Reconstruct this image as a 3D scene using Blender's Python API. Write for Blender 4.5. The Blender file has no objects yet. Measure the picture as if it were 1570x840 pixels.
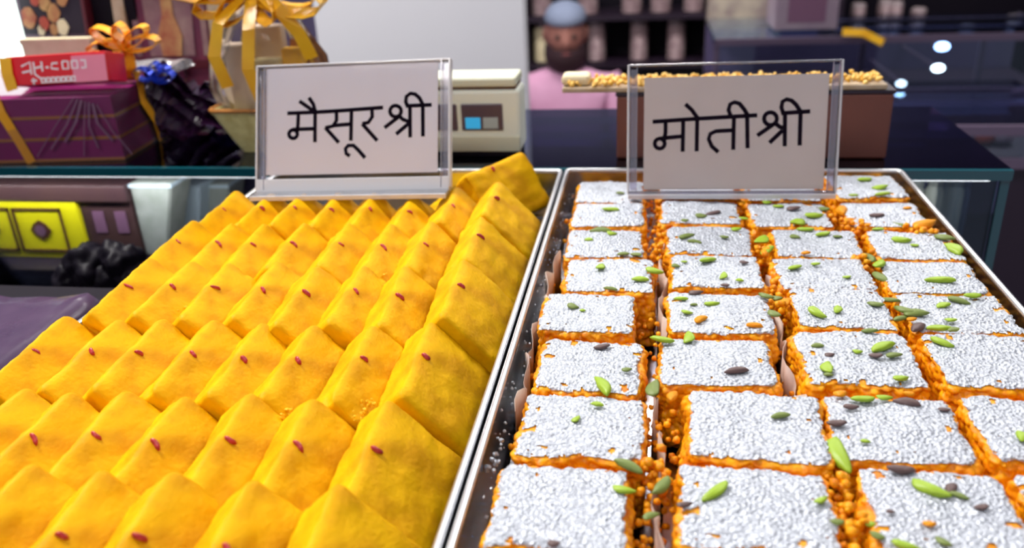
import bpy, bmesh, math, random
import numpy as np
from mathutils import Vector, Matrix, noise
random.seed(7)
R = math.radians
C = bpy.context.scene.collection
S = bpy.context.scene

# ------------------------------------------------------------------ camera
F = 1300.0
EYE = Vector((0, 0, 0.19246))
AX = Matrix(((0.98757433, -0.02206053, 0.15559653),
             (0.15095187, 0.40853945, -0.90017168),
             (-0.04370905, 0.91247403, 0.40679315)))     # camera axes in the world
cam = bpy.data.cameras.new('camera')
cam.sensor_fit = 'HORIZONTAL'; cam.sensor_width = 36; cam.lens = 36 * F / 1570
cam.clip_start = .02; cam.clip_end = 50
cam.dof.use_dof = True; cam.dof.focus_distance = .40; cam.dof.aperture_fstop = 8.5
co = bpy.data.objects.new('camera', cam); C.objects.link(co)
mw = AX.to_4x4(); mw.translation = EYE; co.matrix_world = mw
S.camera = co

# ------------------------------------------------------------------ light, exposure
S.view_settings.view_transform = 'Standard'; S.view_settings.look = 'None'
S.view_settings.gamma = 1; S.view_settings.exposure = 0.35
S.cycles.use_denoising = True; S.cycles.max_bounces = 8; S.cycles.transparent_max_bounces = 16
S.cycles.caustics_refractive = False; S.cycles.caustics_reflective = False
w = bpy.data.worlds.new('world'); S.world = w; w.use_nodes = True
w.node_tree.nodes['Background'].inputs[0].default_value = (.78, .80, .95, 1)
w.node_tree.nodes['Background'].inputs[1].default_value = .36

def area(name, loc, sx, sy, power, col=(1, .97, .93), rot=(0, 0, 0)):
    l = bpy.data.lights.new(name, 'AREA'); l.shape = 'RECTANGLE'; l.size = sx; l.size_y = sy
    l.energy = power; l.color = col
    o = bpy.data.objects.new(name, l); C.objects.link(o); o.location = loc; o.rotation_euler = rot
    return o
CEIL = 1.45
LAMPS = [(-1.0, .85, .8, .20, 37), (.75, .9, .5, .22, 4), (-.4, 2.6, 1.2, .3, 24), (.9, 2.3, 1.0, .3, 18), (-.45, -.85, .9, .3, 9)]  # last panel is added behind the viewer to brighten camera-facing fronts
for i, (x, y, sx, sy, p) in enumerate(LAMPS):
    area('ceiling_lamp_light', (x, y, CEIL - .07), sx, sy, p)

def at(px, py, Y):          # the point of the plane at depth Y that is seen at photo pixel px, py
    d = AX @ Vector(((px - 785) / F, (420 - py) / F, -1))
    return EYE + d * (Y / d.y)

# ------------------------------------------------------------------ materials
def mat(name, col, rough=.5, metal=0, spec=.5, col2=None, scale=20, bump=0, bscale=None, sss=0, emit=None, estr=0, kind='noise', coat=0, detail=3):
    m = bpy.data.materials.new(name); m.use_nodes = True
    nt = m.node_tree; N = nt.nodes; L = nt.links; b = N['Principled BSDF']
    b.inputs['Base Color'].default_value = (*col, 1)
    b.inputs['Roughness'].default_value = rough; b.inputs['Metallic'].default_value = metal
    b.inputs['Specular IOR Level'].default_value = spec
    b.inputs['Coat Weight'].default_value = coat
    tc = N.new('ShaderNodeTexCoord')
    if col2:
        t = N.new('ShaderNodeTexNoise'); t.inputs['Scale'].default_value = scale; t.inputs['Detail'].default_value = detail
        L.new(tc.outputs['Object'], t.inputs['Vector'])
        r = N.new('ShaderNodeValToRGB'); r.color_ramp.elements[0].position = .35; r.color_ramp.elements[1].position = .65
        r.color_ramp.elements[0].color = (*col, 1); r.color_ramp.elements[1].color = (*col2, 1)
        L.new(t.outputs['Fac'], r.inputs['Fac']); L.new(r.outputs['Color'], b.inputs['Base Color'])
    if bump:
        if kind == 'voronoi':
            t = N.new('ShaderNodeTexVoronoi'); out = t.outputs['Distance']
        else:
            t = N.new('ShaderNodeTexNoise'); t.inputs['Detail'].default_value = 5; out = t.outputs['Fac']
        t.inputs['Scale'].default_value = bscale or scale
        L.new(tc.outputs['Object'], t.inputs['Vector'])
        bp = N.new('ShaderNodeBump'); bp.inputs['Strength'].default_value = bump; bp.inputs['Distance'].default_value = .001
        L.new(out, bp.inputs['Height']); L.new(bp.outputs['Normal'], b.inputs['Normal'])
    if sss:
        b.inputs['Subsurface Weight'].default_value = sss
        b.inputs['Subsurface Radius'].default_value = (.7, .45, .06); b.inputs['Subsurface Scale'].default_value = .004
    if emit:
        b.inputs['Emission Color'].default_value = (*emit, 1); b.inputs['Emission Strength'].default_value = estr
    return m

def clear(name, tint=(1, 1, 1), refl=(1, 1, 1), ior=1.45, rough=.02, haze=0.0, hazecol=(.8, .85, .95)):
    m = bpy.data.materials.new(name); m.use_nodes = True
    nt = m.node_tree; N = nt.nodes; L = nt.links; N.clear()
    o = N.new('ShaderNodeOutputMaterial'); mx = N.new('ShaderNodeMixShader'); fr = N.new('ShaderNodeFresnel')
    t = N.new('ShaderNodeBsdfTransparent'); g = N.new('ShaderNodeBsdfGlossy')
    t.inputs[0].default_value = (*tint, 1); g.inputs[0].default_value = (*refl, 1)
    g.inputs['Roughness'].default_value = rough; fr.inputs[0].default_value = ior
    L.new(fr.outputs[0], mx.inputs[0]); L.new(t.outputs[0], mx.inputs[1]); L.new(g.outputs[0], mx.inputs[2])
    last = mx
    if haze:
        d = N.new('ShaderNodeBsdfDiffuse'); d.inputs[0].default_value = (*hazecol, 1)
        m2 = N.new('ShaderNodeMixShader'); m2.inputs[0].default_value = haze
        L.new(mx.outputs[0], m2.inputs[1]); L.new(d.outputs[0], m2.inputs[2]); last = m2
    L.new(last.outputs[0], o.inputs[0])
    return m

M = {}
M['yellow'] = mat('yellow_fudge', (.84, .455, .0005), .55, spec=.10, col2=(.64, .30, .0003), scale=60, bump=.35, bscale=500, sss=.2)
M['crumb'] = mat('yellow_crumb', (.85, .52, .01), .6, spec=.3)
M['saffron'] = mat('saffron', (.36, .006, .012), .3, col2=(.55, .05, .06), scale=400)
M['orange'] = mat('orange_boondi', (.95, .42, .004), .4, spec=.3, col2=(.70, .20, .002), scale=260, bump=.3, bscale=700, sss=.2)
M['silver'] = mat('silver_leaf', (.62, .66, .73), .42, metal=.3, spec=.5, col2=(.44, .47, .54), scale=520, bump=1.0, bscale=640, kind='voronoi')
M['pista'] = mat('pistachio_green', (.38, .52, .025), .45, col2=(.22, .38, .015), scale=300)
M['olive'] = mat('pistachio_olive', (.13, .20, .03), .5, col2=(.20, .24, .06), scale=300)
M['skin_nut'] = mat('pistachio_skin', (.07, .035, .05), .5, col2=(.16, .10, .08), scale=300)
M['steel'] = mat('steel', (.62, .64, .70), .22, metal=1, bump=.05, bscale=200)
M['rim'] = mat('rim_steel', (.80, .82, .86), .30, metal=.9)
M['liner'] = mat('paper_liner', (.62, .50, .42), .5, col2=(.42, .30, .26), scale=60)
M['card'] = mat('card_paper', (.93, .90, .96), .6, col2=(.90, .87, .93), scale=30)
M['card2'] = mat('beige_card_paper', (.70, .61, .57), .6, col2=(.67, .58, .54), scale=30)
M['ink'] = mat('black_ink', (.008, .003, .010), .8, spec=.05)
M['acrylic'] = clear('clear_acrylic', (.98, .98, .99), ior=1.10)
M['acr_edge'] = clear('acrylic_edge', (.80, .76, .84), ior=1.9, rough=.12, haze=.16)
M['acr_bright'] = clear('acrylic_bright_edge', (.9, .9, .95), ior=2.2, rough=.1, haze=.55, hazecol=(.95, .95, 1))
M['glass'] = clear('case_glass', (.80, .84, .88), (.75, .85, 1), ior=1.4)
M['topglass'] = clear('smoked_glass', (.25, .27, .34), (.66, .70, .95), ior=1.9)
M['wrap'] = clear('cellophane', (.90, .86, .92), ior=1.3, rough=.12, haze=.02)
M['teal'] = mat('teal_glass_edge', (.004, .075, .10), .15, spec=.8)
M['black'] = mat('black_laminate', (.006, .004, .009), .5, spec=.15)
M['dark'] = mat('dark_plum', (.018, .008, .022), .5)
M['maroon'] = mat('maroon_box', (.26, .004, .12), .4, col2=(.20, .003, .09), scale=20)
M['maroon2'] = mat('maroon_label', (.10, .01, .02), .4)
M['plum'] = mat('plum_film', (.045, .010, .045), .22, col2=(.022, .006, .03), scale=18, bump=1, bscale=45)
M['gold'] = mat('gold_line', (.50, .20, .04), .35, metal=.3)
M['red'] = mat('red_label', (.75, .012, .02), .35, col2=(.66, .01, .03), scale=12)
M['pink'] = mat('pink_patch', (.85, .25, .36), .4)
M['white'] = mat('white_print', (.85, .82, .85), .5)
M['ribbon'] = mat('orange_ribbon', (.88, .36, .01), .35, col2=(.95, .45, .02), scale=25)
M['ribbony'] = mat('yellow_ribbon', (.95, .55, .02), .3, col2=(.85, .42, .01), scale=30)
M['cream'] = mat('cream', (.85, .74, .50), .5, col2=(.72, .60, .38), scale=40)
M['straw'] = mat('straw', (.72, .66, .30), .6, col2=(.55, .47, .18), scale=90, bump=.6, bscale=150)
M['ivory'] = mat('ivory_plastic', (.72, .74, .58), .4)
M['ivory2'] = mat('pale_plastic', (.86, .92, .82), .4)
M['wall'] = mat('wall_paint', (.55, .55, .58), .7, col2=(.52, .52, .55), scale=1.5)
M['pier'] = mat('pier_paint', (.74, .74, .79), .6, col2=(.71, .71, .76), scale=3)
M['floor'] = mat('floor_tile', (.10, .08, .09), .4, col2=(.13, .10, .11), scale=3)
M['brown'] = mat('brown_board', (.19, .06, .04), .5, col2=(.15, .045, .032), scale=9)
M['goldsweet'] = mat('golden_sweet', (.80, .42, .02), .35, col2=(.90, .60, .16), scale=90, bump=1, bscale=120, kind='voronoi')
M['yellowbox'] = mat('yellow_print', (.90, .78, .005), .45)
M['brownprint'] = mat('brown_print', (.11, .035, .012), .5)
M['mauve'] = mat('mauve_print', (.20, .09, .16), .5)
M['plumbrown'] = mat('plum_brown', (.055, .022, .028), .5, col2=(.08, .035, .03), scale=12)
M['greybox'] = mat('grey_white', (.45, .46, .42), .5, col2=(.36, .38, .33), scale=60)
M['bluewhite'] = mat('bluish_white', (.60, .70, .78), .4)
M['lit'] = mat('lit_panel', (.8, .9, .85), .5, emit=(.82, 1, .93), estr=1.25)
M['led'] = mat('white_reflection_glow', (.9, .95, 1), .5, emit=(.75, .9, 1), estr=9)  # emission standing in for ceiling lights mirrored in the far case
M['glint_blue'] = mat('blue_reflection_glow', (.6, .75, 1), .5, emit=(.35, .55, 1), estr=9)  # bluish version of the same imitated reflection
M['lamp'] = mat('lamp_diffuser', (.9, .9, .9), .5, emit=(1, .97, .93), estr=4)
M['goldframe'] = mat('gilt_frame', (.52, .42, .30), .4, col2=(.40, .28, .16), scale=50)
M['picture'] = mat('picture_print', (.22, .03, .07), .5, col2=(.12, .02, .06), scale=30)
M['picmid'] = mat('picture_figure', (.34, .22, .20), .5, col2=(.22, .10, .13), scale=50)
M['picgold'] = mat('picture_gold', (.55, .32, .12), .5, col2=(.35, .08, .04), scale=60)
M['mat_mauve'] = mat('mauve_mat', (.16, .10, .15), .5)
M['pinkcloth'] = mat('pink_cloth', (.72, .38, .58), .8, col2=(.64, .32, .50), scale=8)
M['skin'] = mat('skin', (.36, .15, .12), .5)
M['beard'] = mat('dark_beard', (.035, .012, .018), .8)
M['cap'] = mat('grey_cap', (.22, .26, .38), .8)
M['lip'] = mat('lip', (.25, .06, .06), .5)
M['eye'] = mat('eye', (.02, .01, .01), .3)
M['jar'] = mat('steel_jar', (.52, .38, .40), .35, metal=.2, col2=(.36, .24, .26), scale=30)
M['jarlid'] = mat('jar_lid', (.45, .36, .38), .4, metal=.2)
M['jarwhite'] = mat('white_jar', (.70, .72, .62), .4)
M['stone'] = mat('patterned_stone', (.62, .54, .42), .6, col2=(.30, .23, .22), scale=16, detail=6)
M['lilac'] = mat('lilac_box', (.36, .28, .34), .6, col2=(.30, .22, .29), scale=12)
M['caseframe'] = mat('case_frame', (.14, .10, .16), .35, metal=.3)
M['caseinside'] = mat('case_inside', (.10, .085, .17), .35, col2=(.13, .10, .21), scale=4)
M['blue'] = mat('blue_foil', (.02, .07, .75), .25, metal=.4)
M['silverpaper'] = mat('silver_paper', (.48, .46, .48), .25, metal=.6, bump=1, bscale=60)
M['lcd'] = mat('display_dark', (.09, .06, .09), .3)
M['btnblue'] = mat('blue_key', (.03, .35, .65), .4, emit=(.03, .45, .85), estr=.35)
M['btngrey'] = mat('grey_key', (.42, .50, .52), .4)
M['red_item'] = mat('reddish_sweet', (.45, .07, .04), .5)

# ------------------------------------------------------------------ helpers
def tag(o, label=None, cat=None, group=None, kind=None):
    if label: o['label'] = label
    if cat: o['category'] = cat
    if group: o['group'] = group
    if kind: o['kind'] = kind
    return o
def link(name, me, m=None, parent=None, smooth=False):
    if isinstance(me, bpy.types.Mesh):
        o = bpy.data.objects.new(name, me)
    C.objects.link(o)
    if m is not None and not me.materials: me.materials.append(m)
    if smooth:
        me.polygons.foreach_set('use_smooth', [True] * len(me.polygons))
    if parent: o.parent = parent
    return o
def bm_obj(name, bm, m, parent=None, smooth=False, origin=None):
    if origin is not None: bmesh.ops.translate(bm, verts=bm.verts, vec=-Vector(origin))
    me = bpy.data.meshes.new(name); bm.to_mesh(me); bm.free()
    o = link(name, me, m, parent, smooth)
    if origin is not None: o.location = origin
    return o
def empty(name, loc=(0, 0, 0), rot=(0, 0, 0)):
    o = bpy.data.objects.new(name, None); C.objects.link(o); o.location = loc; o.rotation_euler = rot
    o.empty_display_size = .02
    return o
def abox(bm, x0, x1, y0, y1, z0, z1, bev=0, seg=2):
    r = bmesh.ops.create_cube(bm, size=1)
    for v in r['verts']:
        v.co = Vector(((x0 + x1) / 2 + v.co.x * (x1 - x0), (y0 + y1) / 2 + v.co.y * (y1 - y0), (z0 + z1) / 2 + v.co.z * (z1 - z0)))
    if bev:
        es = list({e for v in r['verts'] for e in v.link_edges})
        bmesh.ops.bevel(bm, geom=es, offset=bev, segments=seg, affect='EDGES', profile=.5)
def box(name, x0, x1, y0, y1, z0, z1, m, parent=None, bev=0, origin=None):
    bm = bmesh.new(); abox(bm, x0, x1, y0, y1, z0, z1, bev)
    return bm_obj(name, bm, m, parent, origin=origin)
def hexa(bm, pts):       # eight corners: bottom four (ccw), top four
    v = [bm.verts.new(p) for p in pts]
    for f in ((3, 2, 1, 0), (4, 5, 6, 7), (0, 1, 5, 4), (1, 2, 6, 5), (2, 3, 7, 6), (3, 0, 4, 7)):
        bm.faces.new([v[i] for i in f])
def tube(bm, pts, r, n=8, closed=False, flat=1.0, up=Vector((0, 0, 1)), cap=True):
    pts = [Vector(p) for p in pts]; rings = []
    rr = r if isinstance(r, (list, tuple)) else [r] * len(pts)
    for i, p in enumerate(pts):
        a = pts[i - 1] if (i or closed) else p; b = pts[(i + 1) % len(pts)] if (i < len(pts) - 1 or closed) else p
        t = (b - a).normalized(); s = t.cross(up)
        if s.length < 1e-4: s = t.cross(Vector((0, 1, 0)))
        s.normalize(); u = s.cross(t)
        rings.append([bm.verts.new(p + (s * math.cos(2 * math.pi * k / n) + u * math.sin(2 * math.pi * k / n) * flat) * rr[i]) for k in range(n)])
    m = len(rings)
    for i in range(m if closed else m - 1):
        A, B = rings[i], rings[(i + 1) % m]
        for k in range(n): bm.faces.new((A[k], A[(k + 1) % n], B[(k + 1) % n], B[k]))
    if cap and not closed:
        bm.faces.new(rings[0][::-1]); bm.faces.new(rings[-1])
def lathe(bm, prof, c=(0, 0, 0), n=20, sx=1, sy=1):
    rings = []
    for r, z in prof:
        rings.append([bm.verts.new((c[0] + sx * r * math.cos(2 * math.pi * k / n), c[1] + sy * r * math.sin(2 * math.pi * k / n), c[2] + z)) for k in range(n)])
    for A, B in zip(rings, rings[1:]):
        for k in range(n): bm.faces.new((A[k], A[(k + 1) % n], B[(k + 1) % n], B[k]))
    bm.faces.new(rings[0][::-1]); bm.faces.new(rings[-1])
def ribbon(bm, pts, width, thick, wdir):       # flat strip along pts, width along wdir
    pts = [Vector(p) for p in pts]; rings = []; wd = Vector(wdir).normalized()
    for i, p in enumerate(pts):
        a = pts[max(0, i - 1)]; b = pts[min(len(pts) - 1, i + 1)]
        t = (b - a).normalized(); s = (wd - t * wd.dot(t)).normalized(); u = s.cross(t)
        rings.append([bm.verts.new(p + s * width / 2 * q + u * thick / 2 * e) for q, e in ((-1, -1), (1, -1), (1, 1), (-1, 1))])
    for A, B in zip(rings, rings[1:]):
        for k in range(4): bm.faces.new((A[k], A[(k + 1) % 4], B[(k + 1) % 4], B[k]))
    bm.faces.new(rings[0][::-1]); bm.faces.new(rings[-1])
def strokes(bm, polys, wdt, y=0, sc=.001, depth=.0002):      # lettering on a plane of local x, z
    for p in polys:
        ps = [Vector((a * sc, b * sc)) for a, b in p]; L = []
        for i, q in enumerate(ps):
            a = ps[max(0, i - 1)]; b = ps[min(len(ps) - 1, i + 1)]
            t = (b - a).normalized(); nrm = Vector((-t.y, t.x))
            L.append((bm.verts.new((q.x + nrm.x * wdt / 2, y, q.y + nrm.y * wdt / 2)), bm.verts.new((q.x - nrm.x * wdt / 2, y, q.y - nrm.y * wdt / 2))))
        fs = [bm.faces.new((A[0], A[1], B[1], B[0])) for A, B in zip(L, L[1:])]
# ------------------------------------------------------------------ the setting
FLOOR = -1.4
def struct(name, *a, **k): return tag(box(name, *a, **k), kind='structure')
struct('floor', -3.2, 2.8, -1.2, 4.4, FLOOR - .05, FLOOR, M['floor'])
struct('ceiling', -3.2, 2.8, -1.2, 4.4, CEIL, CEIL + .05, M['wall'])
struct('wall_back', -3.2, 2.8, 4.3, 4.4, FLOOR, CEIL, M['caseinside'])
struct('wall_left', -3.3, -3.2, -1.2, 4.4, FLOOR, CEIL, M['wall'])
struct('wall_right', 2.8, 2.9, -1.2, 4.4, FLOOR, CEIL, M['wall'])
for i, (x, y, sx, sy, p) in enumerate(LAMPS):
    e = empty('ceiling_light', (x, y, CEIL))
    tag(e, ['ceiling panel light above the left of the counter', 'ceiling panel light above the right of the counter',
            'ceiling panel light above the back of the shop, left', 'ceiling panel light above the back of the shop, right', 'added ceiling fill panel above the customer side, brightening the fronts'][i], 'light')
    fr = box('frame', -sx / 2 - .02, sx / 2 + .02, -sy / 2 - .02, sy / 2 + .02, -.03, 0, M['white'], e)
    box('diffuser', -sx / 2, sx / 2, -sy / 2, sy / 2, -.04, -.03, M['lamp'], e)
# grey pier behind the weighing scale
a, b = at(487, 60, 1.3), at(803, 60, 1.3)
struct('wall_center', a.x, b.x, 1.3, 1.34, FLOOR, CEIL, M['pier'])
# patterned stone pier right of the dark shelves
a, b = at(1089, 30, 2.75), at(1186, 30, 2.75)
struct('wall_right_pier', a.x, b.x + .02, 2.75, 2.95, FLOOR, CEIL, M['stone'])

# counter on which the trays stand
e = empty('serving_counter', (0, .25, FLOOR)); tag(e, 'black serving counter under the two steel trays', 'counter')
box('worktop', -.315, .200, -.35, .37, -.037 - FLOOR - .025, -.037 - FLOOR, M['black'], e)
box('side_worktop', -.95, -.316, -.35, .22, -.037 - FLOOR - .025, -.037 - FLOOR, M['black'], e)
box('cabinet', -.94, .19, -.33, .21, 0, -.037 - FLOOR - .0255, M['dark'], e)

# ------------------------------------------------------------------ glass display case right behind the trays
e = empty('glass_display_case', (0, .72, FLOOR)); tag(e, 'glass display case with teal edged top right behind the trays', 'display case')
CY = .72
xr = at(1550, 250, .63).x
g = box('top_glass', -.95, xr, .6265 - CY, .82 - CY, -.0075 - FLOOR, 0 - FLOOR, M['topglass'], e)
box('top_edge', -.95, xr, .622 - CY, .6264 - CY, -.0075 - FLOOR, 0 - FLOOR, M['teal'], e)
box('front_pane', -.95, xr - .006, .628 - CY, .632 - CY, -.30 - FLOOR, -.008 - FLOOR, M['glass'], e)
box('side_pane', xr - .0055, xr, .634 - CY, .82 - CY, -.30 - FLOOR, -.008 - FLOOR, M['glass'], e)
box('corner_edge', xr - .0055, xr + .0005, .6265 - CY, .6335 - CY, -.30 - FLOOR, -.008 - FLOOR, M['teal'], e)
box('back_panel', -.95, xr - .006, .81 - CY, .82 - CY, -.30 - FLOOR, -.008 - FLOOR, M['caseinside'], e)
box('shelf', -.94, xr - .006, .633 - CY, .809 - CY, -.106 - FLOOR, -.10 - FLOOR, M['dark'], e)
box('case_base', -.95, xr, .622 - CY, .82 - CY, 0, -.301 - FLOOR, M['black'], e)

# white jars inside the case, seen at the right
for i, (px, pt, pb) in enumerate([(1437, 275, 305), (1470, 275, 305), (1502, 275, 305), (1405, 276, 305)]):
    p = at(px, pt, .76)
    bm = bmesh.new(); h = .10 + p.z
    lathe(bm, [(.0075, 0), (.0085, .003), (.0085, h * .8), (.006, h * .88), (.006, h * .9)], n=14)
    o = bm_obj('jar', bm, M['jarwhite'], smooth=True, origin=None); o.location = (p.x, .76, -.10)
    tag(o, ['pale jar inside the glass case, middle left of four behind the right tray', 'pale jar inside the glass case, middle right of four behind the right tray',
            'pale jar inside the glass case, rightmost of four behind the right tray', 'pale jar inside the glass case, leftmost of four behind the right tray'][i], 'jar', 'pale jars inside the glass case')
    bm = bmesh.new(); lathe(bm, [(.007, h * .9), (.007, h), (.006, h + .001)], n=14)
    bm_obj('lid', bm, M['greybox'], o)

# ------------------------------------------------------------------ steel trays
def tray(x0, x1, y0, y1, dz, label):
    e = empty('steel_tray', ((x0 + x1) / 2, (y0 + y1) / 2, -.037)); tag(e, label, 'tray')
    cx, cy = (x0 + x1) / 2, (y0 + y1) / 2; hx, hy = (x1 - x0) / 2, (y1 - y0) / 2
    bm = bmesh.new(); t = .0007
    # floor and walls drawn as one pressed shell
    def ring(ix, z): return [bm.verts.new((sx * (hx - ix), sy * (hy - ix), z)) for sx, sy in ((-1, -1), (1, -1), (1, 1), (-1, 1))]
    rs = [ring(0, .037), ring(.0005, .002), ring(.0020, 0), ring(.0032, .0010), ring(.0016, .0030), ring(.0011, .037)]
    for A, B in zip(rs, rs[1:]):
        for k in range(4): bm.faces.new((A[k], B[k], B[(k + 1) % 4], A[(k + 1) % 4]))
    bm.faces.new(rs[3]); bm.faces.new(rs[2][::-1])
    bmesh.ops.recalc_face_normals(bm, faces=bm.faces)
    bm_obj('pan', bm, M['steel'], e)
    bm = bmesh.new(); r = .0035; P = []
    for sx, sy, a0 in ((1, -1, -90), (1, 1, 0), (-1, 1, 90), (-1, -1, 180)):
        for k in range(4):
            a = R(a0 + 30 * k); P.append((sx * (hx - r) + r * math.cos(a), sy * (hy - r) + r * math.sin(a), .037))
    tube(bm, P, .0017, 8, closed=True)
    bm_obj('rolled_rim', bm, M['rim'], e, smooth=True)
    return e
tray(-.2895, -.0650, .08, .618, 0, 'steel tray filled with leaning yellow fudge slabs')
tray(-.0605, .1790, .08, .620, 0, 'steel tray filled with silver-leaf topped orange sweet squares')

# ------------------------------------------------------------------ yellow fudge slabs
LEAN = R(42); TH = .0192; HH = .0445
def rounded(hx, hy, hz, rad, cuts, near=1.0):
    bm = bmesh.new(); bmesh.ops.create_cube(bm, size=2)
    bmesh.ops.subdivide_edges(bm, edges=bm.edges, cuts=cuts, use_grid_fill=True)
    co = np.array([v.co for v in bm.verts]); h = np.array([hx, hy, hz]); rad = np.array(rad)
    if rad.ndim == 1: rad = np.tile(rad, (len(co), 1))
    rad = rad.copy(); rad[:, 1] = np.where(co[:, 1] < 0, rad[:, 1] * near, rad[:, 1])
    p = co * h; q = np.clip(p, -(h - rad), h - rad)
    n = (p - q) / rad; on = np.abs(co) > .9999
    l = np.linalg.norm(n, axis=1, keepdims=True); l[l == 0] = 1
    nn = n / l
    return bm, q + nn * rad, nn, co
def slab_mesh(i, L, cuts=22):
    rnd = random.Random(i * 31 + 5)
    hx, hy, hz = TH / 2, L / 2, HH / 2
    bm, P, nn, co = rounded(hx, hy, hz, (.0026, .0050, .0048), cuts, .4)
    off = Vector((rnd.random() * 9, rnd.random() * 9, rnd.random() * 9))
    for v, p, n, c in zip(bm.verts, P, nn, co):
        p = Vector(p); n = Vector(n)
        if n.length < .5: n = Vector((0, 0, 1))
        a = noise.noise(p * 45 + off) * .0011 + noise.noise(p * 160 + off) * .0006 + noise.noise(p * 600 + off) * .00018
        bulge = .0013 * (1 - (p.y / hy) ** 2) * (1 - (p.z / hz) ** 2) * (1 if n.x > 0 else -1)
        chip = max(0, noise.noise(p * 120 + off * 2) - .42) * -.006 * (abs(c[1]) > .8 and c[2] > .3)
        p += n * (a + chip); p.x += bulge * (abs(n.x) > .4)
        v.co = p + Vector((-hx, 0, -hz))
    me = bpy.data.meshes.new('fudge_slab'); bm.to_mesh(me); bm.free()
    me.materials.append(M['yellow']); me.polygons.foreach_set('use_smooth', [True] * len(me.polygons))
    return me
def strand_mesh(i):
    rnd = random.Random(i); bm = bmesh.new(); L = rnd.uniform(.0040, .0058)
    pts = []; rr = []
    for k in range(7):
        t = k / 6 - .5
        pts.append((t * L * .15, math.sin(t * 5 + i) * .0003 + t * -.0005, -t * L)); rr.append(.0012 * (1 - (2 * t) ** 4) + .0003)
    tube(bm, pts, rr, 7, flat=.55, up=Vector((0, 1, 0)))
    me = bpy.data.meshes.new('saffron_strand'); bm.to_mesh(me); bm.free(); me.materials.append(M['saffron'])
    me.polygons.foreach_set('use_smooth', [True] * len(me.polygons)); return me
ROWS = [
 (.1865, .016, .0660, [-.0985, -.1285, -.158, -.185, -.212]),
 (.2440, .0115, .0638, [-.0994, -.1291, -.1565, -.186, -.2112, -.2345, -.2590]),
 (.3085, .0115, .0638, [-.0981, -.1250, -.1550, -.1797, -.2045, -.2314, -.2556, -.283]),
 (.3735, .0135, .0650, [-.0955, -.1254, -.1499, -.1743, -.1991, -.2271, -.2509, -.2752]),
 (.4385, .0125, .0640, [-.0990, -.1300, -.1535, -.1798, -.2095, -.2347, -.2566, -.2835]),
 (.5025, .0115, .0620, [-.1000, -.1285, -.1554, -.1821, -.2085, -.2345, -.2580, -.2845]),
]
YJ = {(1, 0): .002, (1, 5): -.005, (2, 0): .006, (3, 0): .005, (3, 3): -.004, (4, 0): .012, (4, 1): .006, (5, 0): .011, (5, 1): .010}
ZJ = {(4, 0): .002, (5, 0): .004, (3, 0): .002}
slabs = {}
sv = [strand_mesh(i) for i in range(6)]
ORD = ['nearest', 'second', 'third', 'fourth', 'fifth', 'sixth', 'seventh', 'eighth', 'ninth']
vm = {}
rs_ = random.Random(3)
for ri, (yy, zz, L, xs) in enumerate(ROWS):
    for ci, x in enumerate(xs):
        key = (round(L, 4), ci % 3)
        if key not in vm: vm[key] = slab_mesh(len(vm), L)
        o = bpy.data.objects.new('fudge_slab', vm[key]); C.objects.link(o)
        x *= .986; o.location = (x, .986 * yy + YJ.get((ri, ci), 0) + rs_.uniform(-.001, .001), zz + .0027 + ZJ.get((ri, ci), 0) + rs_.uniform(-.0008, .0008))
        o.rotation_euler = (R(rs_.uniform(-.6, .6) + (3.6 if ri in (0, 3, 4) else 2.6)), -LEAN + R(rs_.uniform(-2, 2)), R(rs_.uniform(-1.5, 1.5)))
        if x < -.268: o.scale.x = .5
        place = 'first column beside the steel rims' if ci == 0 else ORD[ci] + ' column left of the steel rims'
        tag(o, f'yellow fudge slab leaning in the {ORD[ri]} row, {place}', 'sweet', 'yellow fudge slabs in the left tray')
        s = bpy.data.objects.new('saffron_strand', sv[(ri * 5 + ci * 3) % 6]); C.objects.link(s); s.parent = o
        s.location = (.0004 + rs_.uniform(0, .0003), rs_.uniform(-.002, .002), -.0042); s.rotation_euler = (R(rs_.uniform(-25, 25)), 0, 0)
        if ri in (4, 5) and ci % 2: s.scale = (.8, .8, .8)
# back row: one slab turned broadside, a few lying low
me = slab_mesh(77, .060)
o = bpy.data.objects.new('fudge_slab', me); C.objects.link(o); o.location = (-.108, .580, .0185); o.rotation_euler = (R(4), R(-36), R(-38))
tag(o, 'yellow fudge slab turned broadside at the very back beside the left price sign', 'sweet', 'yellow fudge slabs in the left tray')
s = bpy.data.objects.new('saffron_strand', sv[1]); C.objects.link(s); s.parent = o; s.location = (.0004, -.006, -.004)
for i, (x, y, rz, t) in enumerate([(-.150, .575, -12, 'low at the back of the tray, under the right end of the left sign')]):
    o = bpy.data.objects.new('fudge_slab', me); C.objects.link(o); o.location = (x - .012, y, -.0145); o.rotation_euler = (0, R(-88), R(rz))
    tag(o, 'yellow fudge slab lying ' + t, 'sweet', 'yellow fudge slabs in the left tray')
# crumbs on the slabs
bm = bmesh.new(); rc = random.Random(11)
def blob(bm, p, r, sub=1):
    q = bmesh.ops.create_icosphere(bm, subdivisions=sub, radius=r)
    for v in q['verts']: v.co = v.co * (1 + rc.uniform(-.25, .25)) + Vector(p)
for (x, y) in [(-.112, .283), (-.112, .274), (-.226, .281), (-.236, .357), (-.160, .335), (-.147, .398), (-.1433, .272), (-.121, .235), (-.2, .23), (-.15, .215), (-.139, .355), (-.1428, .41)]:
    for k in range(9):
        blob(bm, (x + rc.gauss(0, .0018), y + rc.gauss(0, .0022), .004 + rc.gauss(0, .0012)), rc.uniform(.0004, .0011))
tag(bm_obj('fudge_crumbs', bm, M['crumb']), 'loose yellow crumbs scattered between the fudge slabs', 'crumbs', kind='stuff')

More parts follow.
